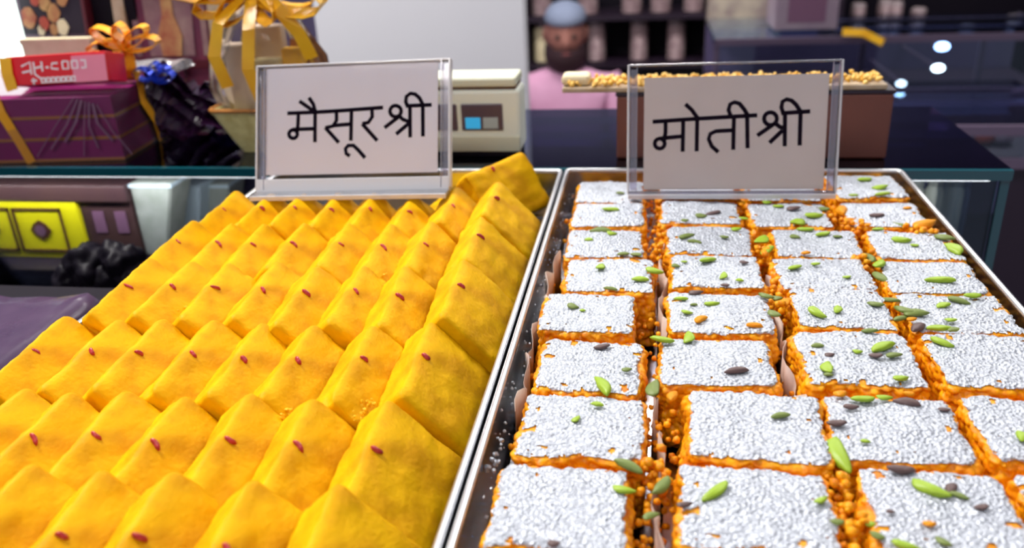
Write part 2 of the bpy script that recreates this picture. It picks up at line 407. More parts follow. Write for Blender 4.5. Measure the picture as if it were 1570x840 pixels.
# ------------------------------------------------------------------ silver topped squares
def square_meshes(i, w=.048, d=.0435, h=.0345):
    rnd = random.Random(100 + i); off = Vector((rnd.random() * 9, rnd.random() * 9, rnd.random() * 9))
    cuts = 56
    bm, P, nn, co = rounded(w / 2, d / 2, h / 2, (.0045, .0045, .0028), cuts)
    jag = []
    for v, p, n, c in zip(bm.verts, P, nn, co):
        p = Vector(p); n = Vector(n)
        if n.length < .5: n = Vector((0, 0, 1))
        outer = min(1, max(abs(c[0]), abs(c[1])) ** 12)
        side = 1 if c[2] < .999 else outer
        dd = noise.voronoi(p * 330 + off)[0][0]
        bl = math.sqrt(max(0, 1 - (dd / .75) ** 2)) * .0016 - .0010
        lf = noise.noise(p * 60 + off) * .0028 + noise.noise(p * 150 + off) * .0012
        hn = Vector((n.x, n.y, 0))
        disp = hn * (bl + lf) + Vector((0, 0, n.z)) * (noise.noise(p * 110 + off) * .0008 + noise.noise(p * 40 + off * 3) * .0010 + (noise.voronoi(p * 520 + off)[0][0] - .3) * -.0007)
        if c[2] < .99 or outer > .5: disp += n * bl * .5 * side
        v.co = p + disp + Vector((0, 0, h / 2))
        v.index
    bm.verts.ensure_lookup_table(); bm.faces.ensure_lookup_table(); bm.normal_update()
    # silver leaf: copy of the top skin with a torn outline, lifted a hair off the sweet
    lf = bmesh.new(); mp = {}
    for f in bm.faces:
        c0 = f.calc_center_median(); idx = [v.index for v in f.verts]
        cc = np.mean([co[k] for k in idx], axis=0)
        if cc[2] < .80: continue
        ed = min(w / 2 - abs(c0.x), d / 2 - abs(c0.y)) * 1000
        if cc[2] < .9999: ed = -1.2 - (1 - cc[2]) * 18
        q = Vector((c0.x, c0.y, 0))
        nz = noise.noise(q * 75 + off) * 2.6 + noise.noise(q * 300 + off) * 1.6 + noise.noise(q * 900 + off) * .9
        if ed + .6 < nz * 1.25 + .9: continue
        if noise.noise(q * 210 + off * 5) > .46 and ed < 7: continue
        vs = []
        for v in f.verts:
            if v.index not in mp: mp[v.index] = lf.verts.new(v.co + v.normal * .00035 + Vector((0, 0, .0002 + noise.noise(v.co * 1500) * .0002)))
            vs.append(mp[v.index])
        lf.faces.new(vs)
    b = bpy.data.meshes.new('sweet_square'); bm.to_mesh(b); bm.free(); b.materials.append(M['orange'])
    l = bpy.data.meshes.new('silver_leaf'); lf.to_mesh(l); lf.free(); l.materials.append(M['silver'])
    for m_ in (b, l): m_.polygons.foreach_set('use_smooth', [True] * len(m_.polygons))
    return b, l
sqv = [square_meshes(i) for i in range(7)]
SQ = [  # columns: x, y, width, depth of each top face
 [(-.0265, .1865, .046, .043), (-.027, .233, .0475, .0440), (-.0235, .2821, .050, .0440), (-.0235, .3296, .046, .0450), (-.0280, .3794, .0475, .0435), (-.0195, .4268, .0490, .0445), (-.0248, .4730, .046, .0440), (-.0250, .5228, .0470, .0460), (-.0265, .5722, .047, .0460)],
 [(.0370, .1885, .048, .043), (.0385, .2380, .052, .0440), (.0430, .2872, .0525, .0470), (.0315, .3360, .0500, .0430), (.0370, .3860, .0515, .0450), (.0385, .4345, .0490, .0440), (.0370, .4830, .0505, .0465), (.0335, .5305, .0505, .0430), (.0340, .5770, .0520, .0440)],
 [(.0975, .1945, .047, .043), (.0990, .2425, .0480, .0440), (.0960, .2918, .0500, .0465), (.0930, .3440, .0505, .0500), (.0950, .3935, .0460, .0450), (.0945, .4370, .0500, .0430), (.0975, .4800, .0490, .0425), (.0895, .5290, .0500, .0430), (.0900, .5770, .0500, .0440)],
 [(.1500, .1965, .046, .043), (.1515, .2445, .0500, .0430), (.1500, .2945, .0500, .0450), (.1480, .3450, .0495, .0480), (.1490, .3935, .0500, .0430), (.1480, .4345, .0485, .0430), (.1515, .4800, .0470, .0440), (.1465, .5310, .0480, .0460), (.1475, .5835, .0470, .0490)],
]
ZQ = {(0, 1): 0, (2, 3): .0015, (2, 4): .001, (3, 8): .001}
COLS = ['left column', 'second column', 'third column', 'right column']
COLN = ['left column beside the rims', 'second column from the left', 'third column from the left', 'right column']
rq = random.Random(21); tops = []
for c, col in enumerate(SQ):
    for r, (x, y, w_, d_) in enumerate(col):
        k = (r * 3 + c * 2 + (r * c) % 5) % 7; b, l = sqv[k]
        o = bpy.data.objects.new('sweet_square', b); C.objects.link(o)
        zt = .0005 + ZQ.get((c, r), 0) + rq.uniform(-.0012, .0008)
        o.location = (x, y, zt - .0345); flip = rq.choice((0, math.pi))
        o.rotation_euler = (0, 0, flip + R(rq.uniform(-2, 2))); o.scale = (w_ / .048, d_ / .0435, 1)
        rown = ORD[r - 1] + ' row' if r else 'row cut by picture edge'
        tag(o, f'silver-leaf topped orange sweet square in the {rown}, {COLN[c] if r else COLS[c]}', 'sweet', 'silver-leaf topped squares in the right tray')
        q = bpy.data.objects.new('silver_leaf', l); C.objects.link(q); q.parent = o
        q['label'] = 'torn silver leaf covering the top'
        tops.append((x, y, w_, d_, zt, r, c))

# orange boondi crumbs filling the gaps
bm = bmesh.new()
def inside(x, y, m=.0):
    for t in tops:
        if abs(x - t[0]) < t[2] / 2 + m and abs(y - t[1]) < t[3] / 2 + m: return t
n = 0
while n < 1500:
    x = rc.uniform(-.055, .174); y = rc.uniform(.17, .605)
    if inside(x, y, .0004): continue
    n += 1
    fill = noise.noise(Vector((x * 22, y * 22, 3)))
    if x < -.048 and rc.random() < .85: continue
    if rc.random() > .35 + fill: continue
    z = -.016 + fill * .012 + rc.uniform(-.004, .004)
    blob(bm, (x, y, z), rc.uniform(.0010, .0019))
for (px_, py_) in [(.068, .262), (.069, .235), (.068, .25), (.070, .22), (.067, .40), (.0665, .42), (.066, .47), (.120, .50), (.119, .515), (.127, .507), (.165, .50), (.158, .503), (.007, .26), (.006, .255), (.010, .50), (.008, .47), (.119, .455), (.121, .46), (.060, .555)]:
    for k in range(26): blob(bm, (px_ + rc.gauss(0, .003), py_ + rc.gauss(0, .005), rc.uniform(-.014, .0015)), rc.uniform(.0011, .0023))
tag(bm_obj('sweet_crumbs', bm, M['orange'], smooth=True), 'loose orange crumbs filling the gaps between the silver-topped squares', 'crumbs', kind='stuff')
bm = bmesh.new()
for k in range(160):
    y = rc.uniform(.2, .6); blob(bm, (-.0565 + rc.uniform(-.002, .003), y, rc.uniform(-.012, -.003) if rc.random() < .5 else -.0345), rc.uniform(.0003, .0008))
for p in [(-.0557, .262), (-.0552, .268), (-.057, .259)]:
    for k in range(6): blob(bm, (p[0] + rc.gauss(0, .001), p[1] + rc.gauss(0, .002), -.005 + rc.gauss(0, .001)), rc.uniform(.0006, .0012))
tag(bm_obj('silver_flakes', bm, M['silver']), 'pale silver flakes fallen between the left rim and the silver-topped squares', 'flakes', kind='stuff')

# crumpled paper liners standing in the gaps
for i, (x, y0, y1, t) in enumerate([(.0065, .20, .345, 'near gap between the first and second columns'), (.0095, .36, .50, 'far gap between the first and second columns'),
                                  (.0650, .30, .44, 'gap between the second and third columns'), (-.0535, .30, .48, 'gap beside the left rim of the right tray')]):
    bm = bmesh.new(); V = []
    for k in range(41):
        y = y0 + (y1 - y0) * k / 40; dx = math.sin(k * 1.3 + i) * .0013 + math.sin(k * .37) * .0014
        V.append([bm.verts.new((x + dx + s_ * .00015, y, z)) for z, s_ in ((-.035, -1), (-.006 + .0035 * math.sin(k * .9 + i * 2), -1), (-.006 + .0035 * math.sin(k * .9 + i * 2), 1), (-.035, 1))])
    for A, B in zip(V, V[1:]):
        for k in range(4): bm.faces.new((A[k], A[(k + 1) % 4], B[(k + 1) % 4], B[k]))
    bm.faces.new(V[0]); bm.faces.new(V[-1][::-1])
    tag(bm_obj('paper_liner', bm, M['liner'], smooth=True), 'crumpled translucent beige paper liner in the ' + t, 'paper liner')

# ------------------------------------------------------------------ pistachio slivers
def nut_mesh(i):
    rnd = random.Random(i + 50); bm = bmesh.new()
    bmesh.ops.create_icosphere(bm, subdivisions=3, radius=.5)
    off = Vector((i * 3.1, 1, 2))
    for v in bm.verts:
        p = v.co.copy(); t = p.x * 2
        wv = (1 - .35 * t) if i % 2 else (1 - .25 * t * t)
        v.co = Vector((p.x, p.y * .42 * wv + .08 * (t * t) * (1 if i % 3 else -1), max(p.z, -.32) * .20)) * (1 + .16 * noise.noise(p * 3 + off))
    me = bpy.data.meshes.new('pistachio_sliver'); bm.to_mesh(me); bm.free()
    me.polygons.foreach_set('use_smooth', [True] * len(me.polygons)); return me
nm = {}
for k_, mm in (('g', 'pista'), ('o', 'olive'), ('d', 'skin_nut'), ('c', 'orange')):
    for i in range(4):
        me = nut_mesh(i + 4 * ord(k_)); me.materials.append(M[mm]); nm[(k_, i)] = me
NUTS = '''923,529,26,10,d 961,564,16,0,o 926,589,36,-55,g 1001,595,30,80,o 1015,521,36,-10,g 1057,517,18,80,g 916,618,20,0,g 884,641,14,40,g
965,712,46,-18,o 956,750,36,-10,g 1016,745,34,45,o 998,790,26,20,o 1099,754,46,35,g 1050,774,24,15,d 1129,568,36,10,d 849,832,20,0,d 1196,638,28,5,o
1334,508,24,0,o 1352,532,38,20,g 1370,545,24,10,o 1343,546,20,0,d 1315,540,14,0,g 1267,564,20,80,g 1382,581,24,10,g 1253,530,18,0,o 1272,545,14,0,d
1440,503,38,5,g 1443,526,26,-30,g 1325,608,34,5,g 1357,606,22,0,g 1392,612,34,-10,d 1306,620,22,0,d 1284,645,30,5,d 1285,698,46,-75,g 1327,672,14,0,g
1449,624,16,0,d 1383,719,42,5,d 1426,749,46,-28,g 1458,746,20,40,d 1471,758,24,-20,o 1506,776,20,10,d 1260,767,22,30,g 1446,829,20,-40,o 1390,836,38,-10,g
1567,667,14,80,g 1334,803,20,0,g 1345,820,20,-20,o 1366,783,12,0,d 1327,276,22,10,g 1350,288,22,5,g 1352,298,22,5,g 1309,300,14,0,g 1345,328,22,0,d
1392,317,12,0,c 1376,345,26,-10,o 1383,366,28,0,g 1403,374,12,0,g 1448,362,22,-20,o 1465,379,20,-50,g 1219,361,16,0,o 1263,357,22,10,g 1285,361,14,0,o
1218,407,20,10,g 1251,402,14,0,g 1299,422,12,0,g 1236,386,14,0,c 1441,428,40,0,g 1350,403,22,40,g 1332,395,24,-60,o 1350,425,24,-60,o 1342,467,22,-15,o
1252,480,24,-30,g 1285,475,14,60,g 1364,460,28,-10,o 1387,472,26,-25,o 1405,476,34,0,o 1380,488,26,20,o 1399,486,14,0,c 1446,464,20,10,g 1471,457,28,-10,o
1493,450,24,5,g 1459,487,16,0,g 1407,498,26,30,d 1249,328,28,5,g 1235,350,24,-5,g 1226,338,20,30,g 1264,318,16,0,o 1176,308,14,0,g 1194,314,16,0,g
1217,317,20,0,d 937,321,26,-5,g 951,293,14,0,o 921,353,34,0,o 938,358,16,0,g 903,367,14,0,g 956,389,20,0,o 976,390,18,-10,o 922,409,14,60,g 982,428,26,0,g
1003,416,28,-10,g 936,443,22,-5,o 878,471,18,-15,o 893,477,10,0,g 1052,360,24,20,o 1065,368,22,-5,o 1050,337,12,0,o 1111,361,14,0,o 1129,349,16,0,g
1094,326,24,10,d 1075,330,18,0,o 1084,399,26,15,g 1036,408,14,0,o 1049,402,10,0,g 1110,423,12,60,g 1134,430,12,0,g 1141,403,14,0,d 1112,438,14,10,d
1067,446,22,0,d 1044,455,22,0,g 1092,463,24,5,g 1064,464,12,0,o 1053,476,18,-5,g 1174,451,22,-20,o 1190,457,18,20,o 1140,335,16,0,g 1170,367,20,40,g
1175,384,22,30,g 1074,486,20,20,c 1157,496,24,0,c 1426,802,18,0,c 1284,801,20,0,o 1270,575,14,0,o 1463,505,20,10,o 1330,345,18,0,c 1346,349,16,0,g
1300,339,26,10,c 1290,323,24,60,c 1420,342,34,10,c 1186,478,18,-30,o 1205,462,16,40,c 1030,607,18,60,c 1290,600,20,20,c 1395,600,16,0,c'''.split()
cn = {'g': 'bright green pistachio sliver', 'o': 'dull olive pistachio sliver', 'd': 'dark purplish pistachio sliver', 'c': 'loose orange crumb'}
nutlist = []
for i, s in enumerate(NUTS):
    px, py, ln, an, k = s.split(','); px, py, ln, an = float(px), float(py), float(ln), float(an)
    d = AX @ Vector(((px - 785) / F, (420 - py) / F, -1))
    p = EYE + d * ((.0022 - EYE.z) / d.z); t = inside(p.x, p.y, .0006)
    host = t is not None
    if host: p.z = t[4] + .0016
    else:
        p = EYE + d * ((-.0008 - EYE.z) / d.z)
        t = min(tops, key=lambda q: max(abs(p.x - q[0]) - q[2] / 2, abs(p.y - q[1]) - q[3] / 2))
    u, v_ = (p.x - t[0]) / t[2], (p.y - t[1]) / t[3]
    rown = ORD[t[5] - 1] + ' row' if t[5] else 'cut-off front row'
    if host:
        sh = (('near ' if v_ < -.17 else 'far ' if v_ > .17 else '') + ('left' if u < -.17 else 'right' if u > .17 else 'middle')).strip()
        sh = f'on {sh} part of silver-topped square, {rown}, {COLS[t[6]]}'
    else:
        sd_ = ('left' if u < 0 else 'right') + ' of' if abs(u) > abs(v_) else 'in front of' if v_ < 0 else 'behind'
        sh = f'in gap {sd_} silver-topped square, {rown}, {COLS[t[6]]}'
    t = t if host else None
    dist = (p - EYE).length; lw = ln * dist / F
    a = R(an); vx, vy = math.cos(a), math.sin(a) / max(.3, -d.normalized().z) * .9
    stretch = math.hypot(vx, vy); o = bpy.data.objects.new('pistachio_sliver' if k != 'c' else 'sweet_crumb', nm[(k, i % 4)]); C.objects.link(o)
    o.location = p; L_ = lw * min(stretch, 1.6)
    wd = L_ * (1.0 if ln > 20 else 1.35)
    if ln > 34: wd *= .85
    o.scale = (L_, max(wd, .004), (L_ if k != 'c' else L_ * 1.4) * (1.1 if t else 1) + .002)
    o.rotation_euler = (R(random.uniform(-14, 14)), R(random.uniform(-8, 8)), math.atan2(vy, vx))
    nutlist.append((cn[k] + ' ' + sh, ln, k, o))
from collections import defaultdict
bylab = defaultdict(list)
for q in nutlist: bylab[q[0]].append(q)
for lab, qs in bylab.items():
    qs.sort(key=lambda q: q[1])
    for j, q in enumerate(qs):
        pre = '' if len(qs) == 1 else 'smaller ' if j == 0 else 'larger ' if j == len(qs) - 1 else 'middling '
        tag(q[3], pre + lab, 'crumb' if q[2] == 'c' else 'pistachio sliver', 'crumbs on the silver-topped squares' if q[2] == 'c' else 'pistachio slivers scattered on the silver-topped squares')

# ------------------------------------------------------------------ price signs
oL = [[[-46.78,54.96],[-25.71,55.12],[-9.71,55.57],[21.61,56.85]],[[-38.75,54.98],[-38.98,47.09],[-39.52,43.09],[-39.56,41.42],[-39.41,39.9],[-40.08,38.54],[-41.38,37.7],[-42.98,37.6],[-44.44,38.29],[-45.37,39.56],[-45.52,41.08],[-44.85,42.45],[-43.54,43.29],[-41.94,43.38],[-40.48,42.7],[-39.56,41.42]],[[-42.9,43.72],[-26.34,43.8]],[[-26.68,55.28],[-26.71,34.48]],[[-38.09,63.13],[-26.4,55.01]],[[-31.22,65.31],[-28.11,60.8],[-26.41,55.28]],[[-11.37,55.48],[-11.34,48.97],[-13.81,45.32],[-19.37,44.14]],[[-19.37,44.41],[-9.59,33.79]],[[-13.82,45.59],[-0.81,46.28]],[[-0.72,55.82],[-1.04,34.9]],[[-1.67,24.46],[-4.3,26.24],[-4.87,29.56],[-2.95,31.64],[0.77,31.68],[4.23,28.42],[9.05,23.03]],[[13.7,56.57],[13.99,50.88],[11.27,47.0],[6.89,46.2]],[[6.89,46.2],[17.62,34.43]],[[22.62,43.12],[28.45,47.3],[33.58,51.09]],[[32.86,51.09],[33.91,52.4],[34.25,54.05],[33.81,55.71],[32.68,57.04],[31.09,57.79],[29.34,57.8],[27.78,57.08],[26.73,55.76],[26.39,54.1],[26.83,52.45],[27.96,51.11],[29.56,50.37],[31.31,50.36],[32.86,51.09]],[[32.77,50.98],[35.49,48.28],[40.63,46.43]],[[40.36,46.17],[30.79,38.57]],[[40.32,56.66],[40.53,36.09]],[[37.48,57.4],[55.36,57.62]],[[49.2,57.43],[49.4,36.51]],[[38.7,56.97],[37.33,60.43],[37.86,63.82],[40.55,65.7],[43.79,65.19],[46.89,62.47],[49.46,57.42]]]
oR = [[[-51.17,49.4],[-26.28,50.76],[16.08,52.55]],[[-42.66,49.77],[-42.55,42.38],[-43.25,38.3],[-43.41,36.64],[-42.94,34.97],[-43.36,33.3],[-44.55,32.09],[-46.21,31.66],[-47.88,32.13],[-49.11,33.37],[-49.58,35.05],[-49.16,36.71],[-47.96,37.92],[-46.31,38.34],[-44.64,37.88],[-43.41,36.64]],[[-46.31,38.34],[-31.34,39.68]],[[-31.18,50.59],[-31.14,29.44]],[[-22.15,50.95],[-22.02,29.6]],[[-30.0,60.52],[-25.78,56.67],[-21.78,51.19]],[[1.35,51.81],[1.54,30.36]],[[1.38,43.15],[-9.81,42.68],[-13.51,40.96],[-14.42,37.55],[-12.29,32.81],[-7.92,28.94]],[[9.72,52.16],[10.7,31.28]],[[-0.64,52.09],[-2.25,56.25],[-1.38,59.84],[1.42,61.16],[4.52,60.23],[7.72,56.44],[10.2,52.41]],[[27.21,46.98],[28.23,48.42],[28.51,50.21],[28.0,51.98],[26.79,53.4],[25.13,54.18],[23.34,54.16],[21.78,53.36],[20.75,51.92],[20.46,50.13],[20.98,48.35],[22.19,46.93],[23.86,46.15],[25.65,46.17],[27.21,46.98]],[[16.58,39.41],[27.3,47.14]],[[27.67,47.13],[30.57,44.84],[34.02,43.79]],[[32.37,42.57],[24.51,34.65]],[[33.46,53.74],[34.16,32.27]],[[31.05,53.53],[49.12,54.45]],[[43.12,54.06],[43.53,32.66]],[[32.38,53.51],[31.01,57.25],[31.58,60.94],[34.05,62.36],[37.1,61.56],[40.13,58.8],[43.24,54.06]]]
def sign(name, loc, lean, roll, w, h, card, cardmat, lett, label, foot):
    e = empty(name, loc); e.rotation_euler = (R(-lean), 0, 0)
    # roll about the face normal, after the lean
    e.rotation_mode = 'QUATERNION'
    e.rotation_quaternion = (Matrix.Rotation(R(-lean), 3, 'X') @ Matrix.Rotation(R(-roll), 3, 'Y')).to_quaternion()
    tag(e, label, 'price sign')
    t = .0018
    box('front_sheet', -w / 2, w / 2, -t - .0012, -.0012, .002, h, M['acrylic'], e, bev=.0006)
    box('back_sheet', -w / 2, w / 2, .0012, t + .0012, .002, h, M['acrylic'], e, bev=.0006)
    for sx in (-1, 1):
        box('side_edge', sx * w / 2 - .0008, sx * w / 2 + .0008, -t - .0014, t + .0014, .002, h, M['acr_bright'], e, bev=.0005)
        x0 = sx * (w / 2 - .0055)
        box('side_seam', x0 - .0004, x0 + .0004, -t - .0016, -t - .0010, .002, h - .001, M['acr_edge'], e)
        a_, b_ = sorted((sx * (w / 2 - .0052), sx * (w / 2 - .0012)))
        box('side_spacer', a_, b_, -.001, .001, .004, h - .003, M['acr_edge'], e)
    box('top_edge', -w / 2, w / 2, -t - .0013, t + .0013, h - .0012, h + .0002, M['acr_bright'] if foot > .01 else M['acr_edge'], e, bev=.0005)
    # foot running towards the viewer, upright in the world
    f = box('foot', -w / 2, w / 2, -foot, .004, -.0005, .0022, M['acr_edge'], e, bev=.0008)
    f.rotation_euler = (R(lean), 0, 0)
    f2 = box('foot_edge', -w / 2, w / 2, -foot - .0012, -foot, -.0007, .0026, M['acr_bright'], e, bev=.0004); f2.rotation_euler = (R(lean), 0, 0)
    box('bottom_bar', -w / 2, w / 2, -t - .0016, t + .0012, 0, card[2] * .75, M['acr_bright'] if foot > .01 else M['acr_edge'], e, bev=.0006)
    c = box('card', card[0], card[1], -.0004, .0002, card[2], card[3], cardmat, e)
    bm = bmesh.new()
    for s in lett: strokes(bm, [s], .00265 if foot > .01 else .0027, y=-.0006)
    bmesh.ops.recalc_face_normals(bm, faces=bm.faces)
    l = bm_obj('lettering', bm, M['ink'], c)
    l['label'] = 'black hand-lettered Devanagari name'
    return e
sign('price_sign', (-.198, .525, .0136), 25, 1.3, .136, .088, (-.0625, .0595, .0125, .0862), M['card'], oL, 'clear acrylic price sign with grey-white card standing on the yellow fudge slabs', .013)
sign('price_sign', (.0540, .553, .0035), 12, .6, .134, .0865, (-.0568, .0598, .0042, .0780), M['card2'], oR, 'clear acrylic price sign with beige card standing on the silver-topped squares', .004)
# ------------------------------------------------------------------ things on and in the display case, left
def quadbox(name, pts, m, parent=None): 
    bm = bmesh.new(); hexa(bm, pts); bmesh.ops.recalc_face_normals(bm, faces=bm.faces); return bm_obj(name, bm, m, parent)
# stack of three maroon gift boxes; local axes: x along the front, y back
BXx, BXy = -.4435, .645
e = empty('gift_box_stack', (BXx, BXy, 0)); tag(e, 'stack of plum gift boxes with gold bands wrapped in film and orange ribbon', 'gift boxes')
e.rotation_euler = (0, 0, R(6))
for k in range(3):
    b = box('gift_box', -.175, 0, 0, .15, .0006 + k * .0185, .0185 + k * .0185, M['maroon'], e, bev=.0006)
    box('gold_band', -.1755, .0005, -.0006, .1506, .0006 + k * .0185, .0030 + k * .0185, M['gold'], b)
bm = bmesh.new(); ribbon(bm, [(-.098, -.0015, .058), (-.096, -.0025, .045), (-.088, -.0015, .02), (-.082, -.0015, .0005)], .0085, .0006, (1, 0, .1)); bm_obj('ribbon', bm, M['ribbon'], e)
bm = bmesh.new(); ribbon(bm, [(-.001, .055, .0655), (.002, .052, .056), (.0035, .048, .04), (.004, .062, .02), (.004, .066, .001)], .0100, .0006, (0, 1, .1)); bm_obj('ribbon', bm, M['ribbon'], e)
# film gathered at the right end, drawn to a crumpled fan
bm = bmesh.new(); V = []
for i in range(15):
    u = i / 14; row = []
    for j in range(13):
        v = j / 12
        z = .001 + v * (.062 + .010 * math.sin(u * 6)) * (1 - .25 * u) + .003 * math.sin(i * 2.1 + j)
        x = .003 + u * (.070 - .030 * v) + .005 * math.sin(j * 1.9 + i * .7) * u
        y = .06 + .05 * u + .010 * math.sin(j * 1.3 + i * 1.1) * (.3 + u)
        row.append(bm.verts.new((x, y, z)))
    V.append(row)
for i in range(14):
    for j in range(12): bm.faces.new((V[i][j], V[i + 1][j], V[i + 1][j + 1], V[i][j + 1]))
g = bm_obj('film_gather', bm, M['plum'], e)
md = g.modifiers.new('t', 'SOLIDIFY'); md.thickness = .0006
bm = bmesh.new()
for k in range(7):
    a = Vector((-.03 + .003 * k, -.002, .055 - .001 * k)); b = Vector((-.075 + k * .014, -.003, .006 + (k % 3) * .006))
    mid = (a + b) / 2 + Vector((.004 * math.sin(k), -.002, 0))
    ribbon(bm, [a, mid, b], .0009 + .0006 * (k % 3), .0003, (1, 0, 0))
bm_obj('film_crease', bm, M['mauve'], e)
wr = bmesh.new(); abox(wr, -.177, .0025, -.0022, .152, 0, .0590); bm_obj('film', wr, M['wrap'], e)

# red printed carton on the stack
p = at(10, 152, .640); q = at(163, 92, .640)
e = empty('red_carton', (-.4425, .646, .0592)); e.rotation_euler = (R(-14), R(-1.5), R(5))
tag(e, 'red carton with white print lying on top of the plum gift boxes', 'carton')
wd = .0875
box('carton_body', -wd, 0, 0, .030, .0085, .0325, M['red'], e, bev=.0008)
box('pink_patch', -.030, -.0008, -.0006, 0, .0085, .030, M['pink'], e)
bm = bmesh.new()
gl = [[(-74, 24), (-66, 27), (-66, 17)], [(-74, 19), (-67, 20)], [(-63, 27), (-63, 17), (-58, 13)], [(-62, 22), (-56, 23)], [(-56, 27), (-56, 19)], [(-53, 22), (-50, 22)],
      [(-42, 25), (-47, 25), (-48, 21), (-42, 20)], [(-38, 26), (-38, 20), (-33, 20), (-33, 26), (-38, 26)], [(-30, 26), (-30, 20), (-25, 20), (-25, 26), (-30, 26)], [(-22, 26), (-18, 26), (-18, 20), (-22, 20)],
      [(-65, 14), (-65, 9)], [(-67, 12), (-62, 12)]] + [[(-58 + 4.4 * k, 13.5), (-58 + 4.4 * k, 10), (-55 + 4.4 * k, 10), (-55 + 4.4 * k, 13.5), (-58 + 4.4 * k, 13.5)] for k in range(7)]
strokes(bm, gl, .0015, y=-.0009); bmesh.ops.recalc_face_normals(bm, faces=bm.faces)
l = bm_obj('print', bm, M['white'], e); l['label'] = 'white blurred lettering'
bm = bmesh.new(); ribbon(bm, [(-.0865, -.002, .0315), (-.0865, -.0022, .018), (-.084, -.002, .005)], .010, .0006, (1, 0, 0)); bm_obj('ribbon', bm, M['ribbony'], e)
# ribbon bow behind the carton
e = empty('ribbon_bow', (-.455, .700, .0588)); tag(e, 'orange ribbon bow on top of the gift boxes behind the red carton', 'bow')
def loop(c, a, b, ang, w_, tilt=0, n=15):
    out = []
    for k in range(n):
        t = 2 * math.pi * k / (n - 1)
        x = a * (1 - math.cos(t)) / 2 * 2; z = b * math.sin(t)
        out.append((c[0] + x * math.cos(ang) - z * math.sin(ang), c[1] + tilt * x, c[2] + x * math.sin(ang) + z * math.cos(ang)))
    return out
for ang, a in ((150, .016), (35, .014), (100, .010), (182, .018), (8, .016)):
    bm = bmesh.new(); ribbon(bm, loop((0, 0, .028), a, .006, R(ang), .01), .010, .0006, (0, 1, .2)); bm_obj('ribbon_loop', bm, M['ribbon'], e)
bm = bmesh.new(); ribbon(bm, [(0, 0, .0003), (0, .002, .015), (0, 0, .030)], .010, .001, (1, 0, 0)); bm_obj('ribbon_tail', bm, M['ribbon'], e)

# silver paper parcel and blue foil bow right of the carton
p0, p1 = at(172, 150, .72), at(262, 103, .72)
e = empty('silver_parcel', ((p0.x + p1.x) / 2, .735, .0588)); tag(e, 'small silver paper parcel with crumpled top behind the red carton', 'parcel')
bm = bmesh.new(); bmesh.ops.create_cube(bm, size=1); bmesh.ops.subdivide_edges(bm, edges=bm.edges, cuts=7, use_grid_fill=True)
ww = p1.x - p0.x; hh = p1.z - .0588
for v in bm.verts:
    v.co = Vector((v.co.x * ww, v.co.y * .05, (v.co.z + .5) * hh)); v.co += Vector((noise.noise(v.co * 90), noise.noise(v.co * 80 + Vector((4, 0, 0))), noise.noise(v.co * 70) * (v.co.z > .002))) * .004
    v.co.z = max(v.co.z, 0)
bm_obj('wrapping', bm, M['silverpaper'], e)
box('maroon_strip', -ww * .5, -ww * .1, -.030, -.029, .0005, hh * .55, M['maroon2'], e)
pb = at(252, 107, .72)
e = empty('foil_bow', (pb.x, .70, .0588)); tag(e, 'shiny blue foil bow beside the silver parcel', 'bow')
for ang, a in ((25, .009), (160, .009), (70, .007), (5, .010)):
    bm = bmesh.new(); ribbon(bm, loop((0, 0, pb.z - .0588 - .003), a, .005, R(ang), .01), .008, .0005, (0, 1, .2)); bm_obj('foil_loop', bm, M['blue'], e)
bm = bmesh.new(); tube(bm, [(0, 0, .0002), (0, 0, pb.z - .0588)], .003, 8); bm_obj('foil_stem', bm, M['blue'], e)

# framed pictures and other things further back on the case
def picture(px0, px1, ptop, Y, label, kind, lean=-8, rz=0, pyb=150):
    a, b = at(px0, 100, Y), at(px1, 100, Y); top = at((px0 + px1) / 2, ptop, Y).z
    W = b.x - a.x; Hh = top
    e = empty('framed_picture', ((a.x + b.x) / 2, Y, 0.0012)); e.rotation_euler = (R(lean), 0, R(rz)); tag(e, label, 'picture')
    f = .013 if kind == 'deity' else .004
    m_ = M['goldframe'] if kind == 'deity' else M['maroon2']
    bm = bmesh.new()
    abox(bm, -W / 2, -W / 2 + f, -.006, .006, 0, Hh, .001); abox(bm, W / 2 - f, W / 2, -.006, .006, 0, Hh, .001)
    abox(bm, -W / 2 + f, W / 2 - f, -.006, .006, 0, f, .001); abox(bm, -W / 2 + f, W / 2 - f, -.006, .006, Hh - f, Hh, .001)
    bm_obj('frame', bm, m_, e)
    p = box('print', -W / 2 + f, W / 2 - f, -.001, .003, f, Hh - f, M['picture'] if kind == 'deity' else M['mat_mauve'], e)
    return e, p, W, Hh, f
e, p, W, Hh, f = picture(183, 345, -45, .80, 'leaning gilt framed picture with red and mauve print behind the blue bow', 'deity')
def flat(parent, name, m, poly, y, d=.0012):
    bm = bmesh.new(); vs = [bm.verts.new((a, y, b)) for a, b in poly]; fc = bm.faces.new(vs)
    r = bmesh.ops.extrude_face_region(bm, geom=[fc]); bmesh.ops.translate(bm, verts=[v for v in r['geom'] if isinstance(v, bmesh.types.BMVert)], vec=(0, -d, 0))
    bmesh.ops.recalc_face_normals(bm, faces=bm.faces); return bm_obj(name, bm, m, parent)
zb = Hh * .42
flat(p, 'arch', M['picmid'], [(-.024, zb)] + [(.026 * math.cos(R(180 - 15 * k)), zb + .055 + .03 * math.sin(R(15 * k))) for k in range(13)] + [(.024, zb)], -.001)
flat(p, 'figure', M['picgold'], [(-.010, zb), (-.013, zb + .02), (-.006, zb + .04), (-.006, zb + .055), (0, zb + .062), (.006, zb + .055), (.006, zb + .04), (.013, zb + .02), (.010, zb)], -.0022)
flat(p, 'band', M['maroon2'], [(-W * .36, zb - .012), (-W * .36, zb - .004), (W * .36, zb - .004), (W * .36, zb - .012)], -.001)
